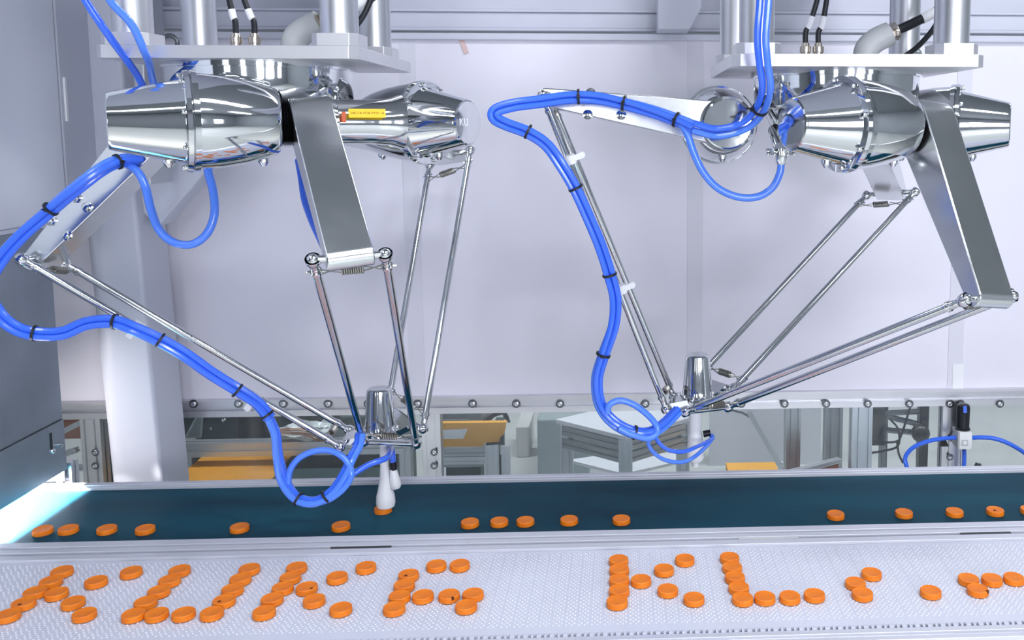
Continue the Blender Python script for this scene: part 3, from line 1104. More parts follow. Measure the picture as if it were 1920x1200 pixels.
mount(0, 'aluminium plate on four round tubes carrying the left robot', -0.945, 2.522, 0.308, 0.285, ROB[0]['ztop'], ROB[0]['ztop'] + 0.031,
      ((-0.240, -0.228), (0.252, -0.228), (-0.245, 0.135), (0.240, 0.135)), 0.0, (-1.175, 2.45, ROB[0]['ztop'] + 0.033))
mount(1, 'aluminium plate on four round tubes carrying the right robot', 0.585, 2.53, 0.318, 0.285, ROB[1]['ztop'], ROB[1]['ztop'] + 0.031,
      ((-0.246, -0.20), (0.258, -0.20), (-0.256, 0.17), (0.250, 0.17)), 0.0, (0.836, 2.60, ROB[1]['ztop'] + 0.033))

# ------------------------------------------------------------------ connectors, conduits and black cables on the plates
def px_path(pts, n=8):
    return catmull([atY(x, y, Y) for (x, y, Y) in pts], n)


def connector(px, zt, top, label, sleeve=True):
    p = V((atY(px[0], px[1], px[2]).x, px[2], zt))
    t = thing('plug_connector', p, label, 'connector', 'cable plugs on the mounting plates')
    add('plug_body', MB().lathe([(0, 0.013), (0.020, 0.013), (0.021, 0.0155), (0.036, 0.0155), (0.037, 0.012), (0.046, 0.010)], p, Z_, 18), M_BRASS, t)
    pts = catmull([p + Z_ * 0.04, p + Z_ * 0.075] + [atY(x, y, px[2]) for (x, y) in top], 8)
    add('cable', MB().tube(pts, 0.0075, 10), M_BLACK, t)
    if sleeve:
        n = len(pts)
        add('cable_label', MB().tube(pts[int(n * 0.38):int(n * 0.62)], 0.0088, 10), M_WHITEP, t)


zp0 = ROB[0]['ztop'] + 0.031
zp1 = ROB[1]['ztop'] + 0.031
connector((443, 80, 2.42), zp0, [(437, 30), (428, -10), (420, -60)], 'black cable with silver plug at the rear middle of the left mounting plate')
connector((478, 80, 2.42), zp0, [(470, 30), (455, -10), (445, -60)], 'black cable with silver plug beside the grey elbow on the left plate')
connector((1510, 100, 2.46), zp1, [(1518, 45), (1532, 0), (1545, -60)], 'white-sleeved cable with brass plug, left one on the right plate')
connector((1534, 100, 2.46), zp1, [(1542, 45), (1550, 0), (1560, -60)], 'white-sleeved cable with brass plug beside the grey elbow on the right plate')


def elbow(px, zt, Y, label, second):
    p = V((atY(px[0], px[1], Y).x, Y, zt))
    t = thing('conduit_elbow', p, label, 'cable conduit', 'conduit elbows on the plates')
    path = catmull([p, p + V((0.004, 0, 0.035)), p + V((0.030, 0, 0.060)), p + V((0.068, 0, 0.078))], 8)
    add('elbow_pipe', MB().tube(path, 0.034, 20), M_LIGHTGREY, t)
    e = path[-1]
    d = (path[-1] - path[-2]).normalized()
    g = MB().lathe([(-0.004, 0.024), (0.006, 0.026), (0.008, 0.022), (0.014, 0.026), (0.022, 0.026), (0.026, 0.018)], e, d, 12)
    add('cable_gland', g, M_BRASS, t)
    pts = catmull([e + d * 0.02, e + d * 0.08, e + d * 0.16 + Z_ * 0.01, e + d * 0.26 + Z_ * 0.08, V((e.x + 0.30, e.y, 2.64))], 8)
    add('cable', MB().tube(pts, 0.0135, 12), M_BLACK, t)
    add('cable_label', MB().tube(pts[10:15], 0.0145, 12), M_WHITEP, t)
    pts = catmull([p + V((0.075, -0.02, 0.004)), p + V((0.10, -0.02, 0.012)), p + V((0.15, -0.02, 0.05)), p + V((0.20, -0.02, 0.12)), p + V((0.24, -0.02, 0.25)), p + V((0.26, -0.02, 0.45))], 8)
    add('thin_cable', MB().tube(pts, 0.0075, 10), M_BLACK, t)


elbow((552, 90, 2.46), zp0, 2.46, 'light grey conduit elbow with black cables on the left mounting plate', True)
elbow((1622, 105, 2.52), zp1, 2.52, 'grey conduit elbow with black cables on the right mounting plate', True)


# ------------------------------------------------------------------ blue hoses
HR = 0.0088


def hose_bundle(name, label, center, n, off, r=HR, ties=(), twist=1.5, ph=0.0, split_mats=True, group='blue air hose bundles'):
    t = thing(name, center[0], label, 'hose', group)
    for q, path in enumerate(strand_paths(center, n, off, twist, ph)):
        add('hose', MB().tube(path, r, 10), (M_HOSE, M_HOSE2)[q % 2], t)
    for f in ties:
        i = max(1, min(len(center) - 2, int(f * (len(center) - 1))))
        d = (center[i + 1] - center[i - 1]).normalized()
        R = off + r
        tb = MB().lathe([(-0.003, R - 0.002), (-0.003, R + 0.0022), (0.003, R + 0.0022), (0.003, R - 0.002)], center[i], d, 16, caps=False)
        a, b, _ = frame(d)
        tb.obox(center[i] + a * (R + 0.003), a, b, d, 0.004, 0.004, 0.004)
        tb.obox(center[i] + a * (R + 0.011) + b * 0.002, a, b, d, 0.008, 0.0016, 0.001)
        add('cable_tie', tb, M_BLACK, t)
    return t


def fidx(pts, center, x, y):
    """fraction along a centre line nearest to a given photo point (for tie positions)"""
    best, bi = 1e9, 0
    for i, p in enumerate(center):
        d = p - CAMP
        z = d.dot(FW)
        u, v = PX + F * d.dot(RT) / z, PY - F * d.dot(UP) / z
        e = (u - x) ** 2 + (v - y) ** 2
        if e < best:
            best, bi = e, i
    return bi / (len(center) - 1)


# left robot: feed hoses from above, down to the raised elbow and along the rods
fa = px_path([(115, -80, 2.14), (160, 0, 2.16), (205, 68, 2.19), (240, 116, 2.25), (262, 150, 2.32), (280, 200, 2.40), (270, 262, 2.44), (240, 296, 2.44)])
tag(add('air_hose', MB().tube(fa, HR, 12), M_HOSE, origin=fa[0]), 'blue hose coming down from the upper left corner behind the motor', 'hose', 'single blue hoses')
fb_ = px_path([(180, -60, 2.12), (206, 0, 2.14), (246, 45, 2.17), (270, 95, 2.20), (280, 120, 2.25), (287, 152, 2.34), (302, 205, 2.44), (287, 265, 2.48), (250, 300, 2.46)])
tag(add('air_hose', MB().tube(fb_, HR, 12), M_HOSE2, origin=fb_[0]), 'blue hose crossing the near left corner tube of the left mount', 'hose', 'single blue hoses')

CL = [(262, 298, 2.44), (225, 302, 2.40), (190, 318, 2.365), (140, 355, 2.34), (95, 392, 2.34), (40, 440, 2.33), (0, 487, 2.32), (-25, 540, 2.32), (0, 590, 2.33), (35, 617, 2.34),
      (75, 626, 2.35), (120, 624, 2.36), (165, 606, 2.37), (215, 603, 2.375), (255, 617, 2.38), (300, 638, 2.40), (345, 664, 2.41), (395, 700, 2.425), (445, 732, 2.44), (482, 757, 2.455), (505, 785, 2.46)]
cen = px_path(CL, 8)
hose_bundle('air_hose_bundle', 'blue hose bundle along the left robot\'s raised elbow and slanting rods', cen, 3, HR * 1.12,
            ties=[fidx(CL, cen, *q) for q in ((222, 302), (92, 392), (66, 624), (216, 604), (301, 638), (446, 732), (500, 780))], twist=1.2)
# loose end: two loops and on to the gripper
L1 = [(505, 785, 2.46), (517, 815, 2.46), (521, 855, 2.46), (530, 900, 2.45), (555, 933, 2.44), (590, 941, 2.44), (622, 922, 2.45), (645, 890, 2.46), (660, 858, 2.48), (672, 835, 2.50), (676, 812, 2.51)]
cen = px_path(L1, 8)
hose_bundle('air_hose_bundle', 'hanging blue hose loop rising to the left robot\'s platform', cen, 2, HR * 1.02, ties=[fidx(L1, cen, *q) for q in ((558, 935), (612, 930))], twist=0.8)
f0 = PLAT['fit0']
L2 = catmull([atY(*q) for q in ((512, 800, 2.475), (524, 850, 2.48), (540, 905, 2.47), (572, 940, 2.462), (610, 928, 2.47), (650, 897, 2.49), (690, 872, 2.52), (725, 858, 2.56))] + [f0 + Z_ * 0.045 - X_ * 0.003, f0 + Z_ * 0.018, f0], 8)
tag(add('air_hose', MB().tube(L2, HR, 12), M_HOSE, origin=f0), 'blue hose bending over into the black fitting of the left gripper', 'hose', 'single blue hoses')
L3 = px_path([(540, 918, 2.455), (543, 885, 2.46), (560, 860, 2.465), (590, 846, 2.47), (622, 846, 2.47), (648, 862, 2.465), (659, 888, 2.455), (648, 912, 2.45), (622, 934, 2.442), (590, 945, 2.435)], 8)
tag(add('air_hose', MB().tube(L3, HR, 12), M_HOSE2, origin=L3[0]), 'round blue hose loop left of the left robot\'s platform', 'hose', 'single blue hoses')
L4 = px_path([(232, 304, 2.43), (258, 322, 2.42), (273, 352, 2.41), (283, 392, 2.40), (298, 430, 2.39), (325, 454, 2.38), (360, 458, 2.38), (388, 438, 2.39), (402, 402, 2.40), (400, 360, 2.41), (390, 320, 2.42), (388, 290, 2.42)], 8)
tag(add('air_hose', MB().tube(L4, 0.0105, 12), M_HOSE2, origin=L4[0]), 'blue hose hanging in a U below the big left motor', 'hose', 'single blue hoses')
L5 = px_path([(560, 300, 2.36), (566, 335, 2.33), (572, 375, 2.28), (585, 412, 2.20), (600, 445, 2.13), (612, 470, 2.08)], 8)
tag(add('air_hose', MB().tube(L5, 0.0095, 12), M_HOSE, origin=L5[0]), 'short blue hose behind the left robot\'s front arm', 'hose', 'single blue hoses')

# right robot
R0 = [(1433, -60, 2.14), (1433, 0, 2.14), (1428, 70, 2.15), (1432, 120, 2.16), (1437, 165, 2.18), (1425, 205, 2.24), (1395, 236, 2.29), (1345, 248, 2.31), (1300, 238, 2.32)]
cen = px_path(R0, 8)
hose_bundle('air_hose_bundle', 'pair of blue feed hoses coming from above the right robot', cen, 2, HR * 1.15, ties=[fidx(R0, cen, 1426, 204)], twist=0.3, ph=0.3)
R0 = [(1300, 238, 2.32), (1262, 222, 2.335), (1220, 207, 2.35), (1170, 193, 2.36), (1120, 183, 2.37), (1070, 182, 2.37), (1015, 190, 2.37), (965, 197, 2.37), (932, 207, 2.37), (928, 220, 2.37), (950, 232, 2.38), (990, 247, 2.38), (1025, 270, 2.385), (1053, 308, 2.39), (1079, 352, 2.40), (1102, 402, 2.41),
      (1126, 460, 2.42), (1143, 515, 2.43), (1153, 560, 2.435), (1149, 610, 2.435), (1131, 665, 2.435), (1119, 710, 2.44), (1124, 755, 2.44), (1145, 787, 2.44), (1180, 808, 2.44), (1215, 812, 2.45), (1243, 797, 2.47), (1272, 768, 2.50)]
cen = px_path(R0, 7)
hose_bundle('air_hose_bundle', 'long blue hose bundle over the right robot\'s level arm and down its rods', cen, 3, HR * 1.12, r=0.0084,
            ties=[fidx(R0, cen, *q) for q in ((1268, 224), (1172, 194), (1084, 181), (992, 246), (1078, 350), (1144, 518), (1129, 664), (1190, 810))], twist=1.3)
R1 = px_path([(1272, 226, 2.335), (1288, 250, 2.33), (1300, 285, 2.33), (1318, 322, 2.33), (1345, 352, 2.33), (1382, 369, 2.33), (1420, 369, 2.33), (1448, 352, 2.33), (1462, 325, 2.33), (1465, 300, 2.33)], 8)
tag(add('air_hose', MB().tube(R1, 0.0100, 12), M_HOSE2, origin=R1[0]), 'blue hose hanging in a U below the right robot\'s pivot disc', 'hose', 'single blue hoses')
gp = R1[-1]
gld = thing('hose_gland', gp, 'small steel gland under the right robot where the hanging hose ends', 'fitting')
add('gland_body', MB().lathe([(-0.012, 0.011), (-0.006, 0.015), (0.012, 0.017), (0.013, 0.030), (0.022, 0.030), (0.024, 0.040), (0.030, 0.040), (0.031, 0.0)], gp, Z_, 20), M_CHROME, gld)
screw_ring(gld, gp + Z_ * 0.023, -Z_, 0.034, 6, 0.005, 0.012)
add('gland_stem', MB().cyl(gp + Z_ * 0.03, gp + V((0.0, 0.10, 0.075)), 0.020, 16), M_CHROME, gld)
f1 = PLAT['fit1']
R2 = px_path([(1140, 775, 2.425), (1142, 760, 2.425), (1160, 751, 2.43), (1185, 757, 2.435), (1210, 774, 2.44), (1229, 795, 2.445), (1232, 812, 2.44), (1215, 822, 2.43), (1185, 815, 2.42), (1160, 803, 2.42)], 8)
tag(add('air_hose', MB().tube(R2, HR, 12), M_HOSE2, origin=R2[0]), 'round blue hose loop beside the right robot\'s platform', 'hose', 'single blue hoses')
for (pts, lab, m) in ((((1228, 800, 2.46), (1232, 825, 2.47), (1252, 843, 2.49), (1280, 847, 2.52), (1303, 839, 2.55)), 'thin blue hose, upper of two entering the right gripper', M_HOSE),
                      (((1212, 812, 2.455), (1220, 842, 2.46), (1246, 862, 2.49), (1280, 866, 2.52), (1308, 852, 2.56)), 'thin blue hose, lower of two entering the right gripper', M_HOSE2)):
    path = catmull([atY(*q) for q in pts] + [f1 + V((0.012, -0.006, -0.012)), f1], 8)
    tag(add('air_hose', MB().tube(path, 0.0058, 10), m, origin=path[0]), lab, 'hose', 'single blue hoses')

# white clips holding the bundles to the rods
def clip(px, Y, d, lab):
    p = atY(px[0], px[1], Y)
    b = MB()
    d = V(d).normalized()
    a, bb, _ = frame(d)
    b.lathe([(-0.012, 0.012), (-0.012, 0.0145), (0.012, 0.0145), (0.012, 0.012)], p, d, 14)
    q0 = p - d.cross(Y_).normalized() * 0.032
    b.obox(p - d.cross(Y_).normalized() * 0.014, d, Y_, d.cross(Y_).normalized(), 0.008, 0.010, 0.022)
    b.sphere(q0, 0.011, 10, 6)
    o = add('hose_clip', b, M_WHITEP, origin=p)
    tag(o, lab, 'clip', 'white hose clips')


dl = V(UPB[0]['C'][2]) - V(UPB[0]['C'][0])
dr_ = V(UPB[1]['C'][2]) - V(UPB[1]['C'][0])
clip((259, 612), 2.445, dl, 'white clip on the left robot\'s slanting rod near the pillar')
clip((478, 748), 2.51, dl, 'white clip on the left robot\'s slanting rod near its lower end')
clip((1070, 299), 2.45, -dr_, 'white clip high on the right robot\'s steep rod')
clip((1165, 542), 2.505, -dr_, 'white clip halfway down the right robot\'s steep rod')

# ================================================================== ORANGE DISCS
DR, DH = 0.0262, 0.0145
dm = MB().lathe([(0, DR - 0.001), (0.001, DR), (DH - 0.0015, DR - 0.0006), (DH, DR - 0.002), (DH - 0.0006, DR * 0.86), (DH - 0.0006, 0.0)], (0, 0, 0), Z_, 32)
dme = dm.mesh('orange_disc')
dme.materials.append(M_ORANGE)
D = []


def dl_(x, y, lab, grp):
    p = atZ(x, y, BZ + DH)
    D.append([p.x, p.y, lab, grp])


REAR = [(80, 991, 'leftmost orange disc on the teal belt beside the bright tunnel light'), (128, 989, 'second orange disc from the left on the teal belt'),
        (200, 989, 'third orange disc from the left on the teal belt'), (272, 989, 'fourth orange disc from the left on the teal belt'),
        (449, 986, 'lone orange disc on the teal belt left of the hanging hose loop'), (639, 983, 'orange disc on the teal belt just left of the left gripper'),
        (881, 977, 'first of the close row of three discs mid teal belt'), (936, 975, 'middle disc of the close row of three mid teal belt'),
        (985, 974, 'third of the close row of three discs mid teal belt'), (1067, 972, 'orange disc on the teal belt right of the close row of three'),
        (1165, 971, 'lone orange disc on the teal belt below the right robot\'s blue hose loop'), (1567, 962, 'first disc after the long empty stretch of the teal belt'),
        (1695, 959, 'second disc after the long empty stretch of the teal belt'), (1790, 957, 'third disc after the long empty stretch, below the regulator'),
        (1866, 955, 'speckled last whole disc on the teal belt near the right edge'), (1930, 953, 'disc cut off by the right edge on the teal belt')]
for q in REAR:
    dl_(*q, 'orange discs on the teal belt')
nth = ['top', 'second', 'third', 'fourth', 'bottom']
FR = 'orange discs on the white belt'


def stroke(pts, names, tail):
    for (x, y), nm in zip(pts, names):
        dl_(x, y, 'orange disc, %s %s' % (nm, tail), FR)


stroke([(115, 1070), (95, 1088), (67, 1107), (44, 1129), (15, 1151)], nth, 'of the long slanted stroke of the first K')
stroke([(106, 1110), (137, 1127), (158, 1149)], ['upper', 'middle', 'lower'], 'of the falling leg of the first K')
stroke([(180, 1088), (246, 1070)], ['lower', 'upper'], 'of the loose rising arm of the first K')
stroke([(336, 1068), (318, 1086), (298, 1106), (273, 1127), (251, 1150)], nth, 'of the left stroke of the U')
stroke([(293, 1149), (344, 1148)], ['left one', 'right one'], 'of the two along the foot of the U')
stroke([(467, 1065), (451, 1083), (436, 1103), (420, 1124), (397, 1147)], nth, 'of the right stroke of the U')
stroke([(556, 1062), (544, 1081), (530, 1100), (510, 1121), (495, 1145)], nth, 'of the long slanted stroke of the second K')
stroke([(575, 1100), (589, 1123), (639, 1139)], ['nicked upper', 'middle', 'lower'], 'of the falling leg of the second K')
stroke([(632, 1080), (686, 1061)], ['lower', 'upper'], 'of the loose rising arm of the second K')
stroke([(766, 1076), (758, 1095), (749, 1116), (739, 1138)], ['top', 'second', 'third', 'bottom'], 'of the left stroke of the A')
stroke([(793, 1115), (842, 1114)], ['left one', 'nicked one'], 'of the crossbar of the A')
stroke([(887, 1112), (874, 1134)], ['upper', 'lower'], 'of the touching pair at the right of the A')
stroke([(818, 1058), (862, 1057)], ['left one', 'right one'], 'of the loose pair above the A')
stroke([(1160, 1049), (1161, 1067), (1161, 1085), (1161, 1104), (1157, 1126)], nth, 'of the upright stroke of the third K')
stroke([(1202, 1086), (1245, 1066), (1284, 1047)], ['lowest', 'middle', 'highest'], 'of the rising arm of the third K')
stroke([(1252, 1104), (1301, 1120)], ['upper', 'lower'], 'of the falling leg of the third K')
stroke([(1368, 1044), (1373, 1062), (1378, 1080), (1385, 1099), (1392, 1119)], nth, 'of the upright stroke of the L')
stroke([(1434, 1118), (1481, 1117), (1527, 1113)], ['left', 'middle', 'right'], 'of the three along the foot of the L')
stroke([(1634, 1073), (1604, 1091), (1617, 1111)], ['top', 'middle', 'bottom'], 'of the small trio right of the L')
stroke([(1745, 1107)], ['lone one'], 'between the trio and the cluster at the right edge')
stroke([(1817, 1085), (1832, 1102), (1860, 1084), (1901, 1082)], ['left upper', 'left lower', 'middle', 'last'], 'of the cluster at the right edge')
# let touching discs settle side by side
for it in range(60):
    for i in range(len(D)):
        for j in range(i + 1, len(D)):
            dx, dy = D[j][0] - D[i][0], D[j][1] - D[i][1]
            d = math.hypot(dx, dy)
            mn = 2 * DR + 0.0006
            if 1e-6 < d < mn:
                s = (mn - d) / 2 / d
                D[i][0] -= dx * s
                D[i][1] -= dy * s
                D[j][0] += dx * s
                D[j][1] += dy * s
NICK = {'fourth of the long slanted stroke of the first K': (0.0, -0.014), 'nicked upper': (0.016, -0.012), 'nicked one of the crossbar': (0.012, -0.020),
        'fourth of the right stroke of the U': (-0.006, -0.012), 'left lower of the cluster': (0.018, -0.016), 'speckled': (-0.004, -0.006), 'top of the left stroke of the A': (-0.004, -0.012)}
for (x, y, lab, grp) in D:
    onf = grp == FR
    o = bpy.data.objects.new('orange_disc', dme)
    COL.objects.link(o)
    o.location = (x, y, BZ + (0.0019 if onf else 0.0002))
    o.rotation_euler = (0, 0, random.random() * 6)
    tag(o, lab, 'disc', grp)
    for key, (nx, ny) in NICK.items():
        if key in lab:
            ro = o.rotation_euler[2]
            o.rotation_euler = (0, 0, 0)
            b = MB()
            rr = min(1.0, (DR - 0.002) / (math.hypot(nx, ny) + 0.006))
            edge = math.hypot(nx, ny) > 0.017
            b.lathe([(DH - 0.0055 if edge else DH - 0.0012, 0.004), (DH + 0.0002, 0.0042), (DH + 0.0003, 0.0)], V((x + nx, y + ny, o.location.z)), Z_, 7)
            add('nick', b, M_NICK, o, smooth=0)
tp_ = PLAT['tip']
o = bpy.data.objects.new('orange_disc', dme)
COL.objects.link(o)
o.location = (tp_.x - 0.001, tp_.y - 0.006, tp_.z - DH - 0.0006)
tag(o, 'orange disc held just above the teal belt by the left gripper', 'disc', 'orange discs on the teal belt')

# ================================================================== BEHIND THE CLEAR PANES
def legs(t, pts, z, w=0.05, m=M_ALU):
    for (x, y) in pts:
        b = MB()
        profile(b, (x, y, 0), (x, y, z), w, w)
        add('leg', b, m, t, smooth=0)


# regulator on the right post
RYg = 3.40
rg = thing('pressure_regulator', atY(1808, 843, RYg), 'pressure regulator with black knob and white body on the right screen post', 'regulator')
p0, p1 = atY(1796, 843, RYg), atY(1823, 809, RYg)
add('body', MB().box((p0.x, RYg, p0.z), (p1.x, WY - 0.03, p1.z)), M_LIGHTGREY, rg, smooth=0, bevel=0.004)
add('front_plate', MB().box((p0.x + 0.004, RYg - 0.004, p0.z + 0.002), (p1.x - 0.002, RYg, p1.z - 0.002)), M_WHITEP, rg, smooth=0, bevel=0.001)
g0 = atY(1809, 830, RYg - 0.005)
b = MB().box((g0.x - 0.013, RYg - 0.007, g0.z - 0.011), (g0.x + 0.013, RYg - 0.004, g0.z + 0.011))
gauge = add('gauge', b, M_LIGHTGREY, rg, smooth=0, bevel=0.001)
add('dial', MB().box((g0.x - 0.006, RYg - 0.008, g0.z - 0.007), (g0.x + 0.008, RYg - 0.007, g0.z + 0.007)), M_WHITEP, gauge, smooth=0)
kc = (p0 + p1) / 2
kz = p1.z
kb = MB().lathe([(0, 0.029), (0.006, 0.029), (0.008, 0.025), (0.085, 0.026), (0.098, 0.024), (0.103, 0.017), (0.104, 0.0)], V((kc.x, RYg + 0.03, kz)), Z_, 28)
knob = add('knob', kb, M_BLACKP, rg)
add('knob_mark', MB().obox(V((kc.x - 0.003, RYg + 0.0045, kz + 0.088)), X_, V((0, 0.15, 1)).normalized(), V((0, -1, 0.15)).normalized(), 0.007, 0.013, 0.002), M_BLUEP, knob, smooth=0)
bk = atY(1776, 838, RYg + 0.03)
b = MB()
b.extrude([(-0.012, -0.012), (0.022, -0.012), (0.004, 0.022), (-0.008, 0.022)], V((bk.x, WY - 0.032, bk.z)), X_, Z_, Y_, 0.008)
add('bracket', b, M_BLACKP, rg, smooth=0)
add('valve_lever', MB().tube([atY(1775, 822, RYg + 0.02), atY(1786, 808, RYg + 0.02)], 0.004, 8), M_BLACKP, rg)
for (pts, lab) in ((((1796, 821, 3.43), (1780, 821, 3.42), (1745, 826, 3.41), (1714, 838, 3.40), (1698, 856, 3.38), (1700, 875, 3.36), (1712, 905, 3.33)), 'blue hose curving left from the pressure regulator'),
                   (((1823, 821, 3.43), (1838, 820, 3.42), (1868, 823, 3.41), (1900, 836, 3.40), (1930, 858, 3.40), (1955, 900, 3.40)), 'blue hose curving right from the pressure regulator to the edge'),
                   (((1808, 843, 3.43), (1808, 862, 3.43), (1806, 905, 3.43)), 'short blue hose straight below the pressure regulator')):
    path = px_path(pts, 8)
    tag(add('air_hose', MB().tube(path, 0.0085, 10), M_HOSE, origin=path[0]), lab, 'hose', 'regulator hoses')

# left of the middle post: machine frame, orange cover, dark machine, bag of wires
fr = thing('machine_frame', (atY(520, 840, 4.0).x, 4.0, 0), 'low aluminium machine frame behind the left pane', 'frame')
zf = atY(520, 838, 4.0).z
b = MB()
profile(b, (atY(330, 838, 4.0).x, 4.0, zf), (atY(760, 838, 4.0).x, 4.0, zf), 0.062, 0.06, 1, 1, 0.012, 0.010, up=Y_)
add('crossbar', b, M_ALU, fr, smooth=0)
legs(fr, [(atY(340, 838, 4.0).x, 4.06), (atY(755, 838, 4.0).x, 4.06)], zf + 0.02, 0.05)
zo = 0.52
oc = [atZ(x, y, zo) for (x, y) in ((382, 853), (550, 851), (498, 912), (345, 912), (345, 884))]
cv = thing('orange_cover', (oc[0].x, oc[2].y, 0), 'flat orange cover plate low behind the left pane', 'cover')
add('top_sheet', MB().extrude([(p.x, p.y) for p in reversed(oc)], (0, 0, zo - 0.012), X_, Y_, Z_, 0.012), M_OCHRE2, cv, smooth=0, bevel=0.003)
ed = MB()
e0, e1_ = oc[1], oc[2]
dd = (e1_ - e0).normalized()
ed.obox((e0 + e1_) / 2 + V((0.012, 0, -0.006)), dd, dd.cross(Z_), Z_, (e1_ - e0).length / 2, 0.010, 0.008)
add('edge_trim', ed, M_BLACK, cv, smooth=0)
add('cabinet', MB().box((oc[4].x + 0.03, oc[2].y + 0.02, 0), (oc[2].x - 0.04, oc[0].y - 0.03, zo - 0.012)), M_DKGREEN, cv, smooth=0)
dk = thing('dark_machine', (atY(530, 800, 4.7).x, 4.7, 0), 'dark green machine housing behind the left pane', 'machine')
a, b2 = atY(330, 800, 4.6), atY(745, 800, 4.6)
add('housing', MB().box((a.x, 4.6, 0), (b2.x, 5.0, 0.80)), M_DKGREEN, dk, smooth=0, bevel=0.01)
b = MB()
for (x, y) in ((415, 772), (418, 788), (422, 786), (396, 803), (430, 770)):
    b.sphere(atY(x, y, 4.595), 0.009, 8, 5)
add('rivets', b, M_CHROME, dk)
b = MB()
b.hexa([atY(x, y, Y) for Y in (4.45, 4.6) for (x, y) in ((345, 822), (378, 822), (382, 775), (372, 772))])
add('side_cover', b, M_GREYBOX, dk, smooth=0, bevel=0.01)
for (i_, (x0, x1, y0, y1)) in enumerate(((450, 500, 775, 828), (600, 660, 790, 830), (640, 690, 775, 800))):
    q0, q1 = atY(x0, y1, 4.55), atY(x1, y0, 4.55)
    add('gear_box', MB().box((q0.x, 4.5, max(0.3, q0.z)), (q1.x, 4.61, q1.z)), (M_BLACKP, M_GREYBOX, M_DKGREEN)[i_], dk, smooth=0, bevel=0.012)
# bag with wires lying on the frame's crossbar
bgc = atY(574, 805, 4.02)
bgc.z = zf + 0.031 + 0.035
bag = MB()
rg_, sg_ = 14, 22
for i in range(rg_ + 1):
    ph = PI * i / rg_
    for j in range(sg_):
        an = 2 * PI * j / sg_
        rr = 1 + 0.16 * math.sin(3 * an + 2 * i) + 0.10 * math.sin(7 * an - i * 1.7)
        bag.v.append(bgc + V((0.115 * rr * math.sin(ph) * math.cos(an), 0.075 * rr * math.sin(ph) * math.sin(an), -0.036 * math.cos(ph) * (1 + 0.25 * math.sin(4 * an)))))
for i in range(rg_):
    for j in range(sg_):
        j2 = (j + 1) % sg_
        bag.f.append((i * sg_ + j, i * sg_ + j2, (i + 1) * sg_ + j2, (i + 1) * sg_ + j))
o = add('plastic_bag', bag, M_BAG, origin=(bgc.x, bgc.y, zf + 0.031), smooth=25)
tag(o, 'crumpled clear plastic bag lying on the low machine frame', 'bag')
for q in range(4):
    p = [bgc + V((-0.12 + 0.012 * q, -0.07 - 0.006 * q, -0.024)), bgc + V((-0.09, -0.085, 0.012 + 0.007 * q)), bgc + V((-0.02 + 0.02 * q, -0.088, 0.016 + 0.006 * q)), bgc + V((0.05 + 0.012 * q, -0.086, 0.0 + 0.004 * q)), bgc + V((0.07 + 0.01 * q, -0.08, -0.026))]
    w = add('loose_wire', MB().tube(catmull(p, 6), 0.0028, 6), M_WIRE, origin=p[0])
    tag(w, ('lowest', 'second', 'third', 'topmost')[q] + ' orange wire curling over the plastic bag', 'wire', 'orange wires by the bag')
cb_ = px_path([(615, 852, 4.06), (604, 862, 4.05), (596, 880, 4.03), (560, 893, 4.0), (545, 900, 4.0)], 6)
fl_ = MB().box((atY(500, 880, 4.3).x, 4.10, 0), (atY(745, 880, 4.3).x, 4.5, 0.30))
o = add('floor_cabinet', fl_, M_DKGREEN, smooth=0, bevel=0.01)
tag(o, 'low dark cabinet on the floor behind the hanging hose loop', 'cabinet')

# far left gap between the cover and the dark post
fl2 = thing('side_rack', (atY(140, 800, 3.75).x, 3.75, 0), 'dark rack with pale bars in the gap between steel cover and pillar', 'rack')
qx0, qx1 = atY(98, 800, 3.8).x, atY(170, 800, 3.8).x
add('back_board', MB().box((qx0, 4.1, 0), (qx1 + 0.15, 4.13, atY(130, 760, 4.1).z)), M_DKGREEN, fl2, smooth=0)
q0, q1 = atY(112, 812, 4.08), atY(158, 770, 4.08)
add('orange_panel', MB().box((q0.x, 4.06, q0.z - 0.02), (q1.x, 4.09, q1.z)), M_DKORANGE, fl2, smooth=0)
for (x0, y0, x1, y1) in ((112, 812, 160, 788), (118, 852, 145, 843), (122, 877, 168, 876)):
    u, w = atY(x0, y0, 3.95), atY(x1, y1, 3.95)
    b = MB()
    profile(b, u, w, 0.022, 0.03, 1, 1, 0.006, 0.005, up=Y_)
    add('bar', b, M_ALU, fl2, smooth=0)

# middle: orange robot-shaped board on an aluminium stand
BY = 3.86
bd = thing('robot_shaped_board', atY(905, 838, BY), 'orange robot-shaped board with a white strip on an aluminium stand', 'board')
ol = [(812, 794), (949, 792), (947, 806), (944, 815), (938, 820), (935, 829), (909, 830), (905, 837), (812, 838)]
P = [atY(x, y, BY) for (x, y) in ol]
add('board', MB().extrude([(p.x, p.z) for p in P], (0, BY + 0.03, 0), X_, Z_, V((0, -1, 0)), 0.03), M_OCHRE, bd, smooth=0, label='orange board cut to a robot outline')
P = [atY(x, y, BY) for (x, y) in ((812, 806), (877, 804), (869, 822), (812, 823))]
add('white_strip', MB().extrude([(p.x, p.z) for p in P], (0, BY + 0.001, 0), X_, Z_, V((0, -1, 0)), 0.004), M_WHITEP, bd, smooth=0)
P = [atY(x, y, BY) for (x, y) in ((912, 830), (938, 829), (936, 833), (910, 835))]
add('dark_edge', MB().extrude([(p.x, p.z) for p in P], (0, BY + 0.03, 0), X_, Z_, V((0, -1, 0)), 0.032), M_BLACKP, bd, smooth=0)
sd_ = thing('display_stand', (atY(870, 860, 3.9).x, 3.92, 0), 'aluminium profile stand below the orange robot-shaped board', 'stand')
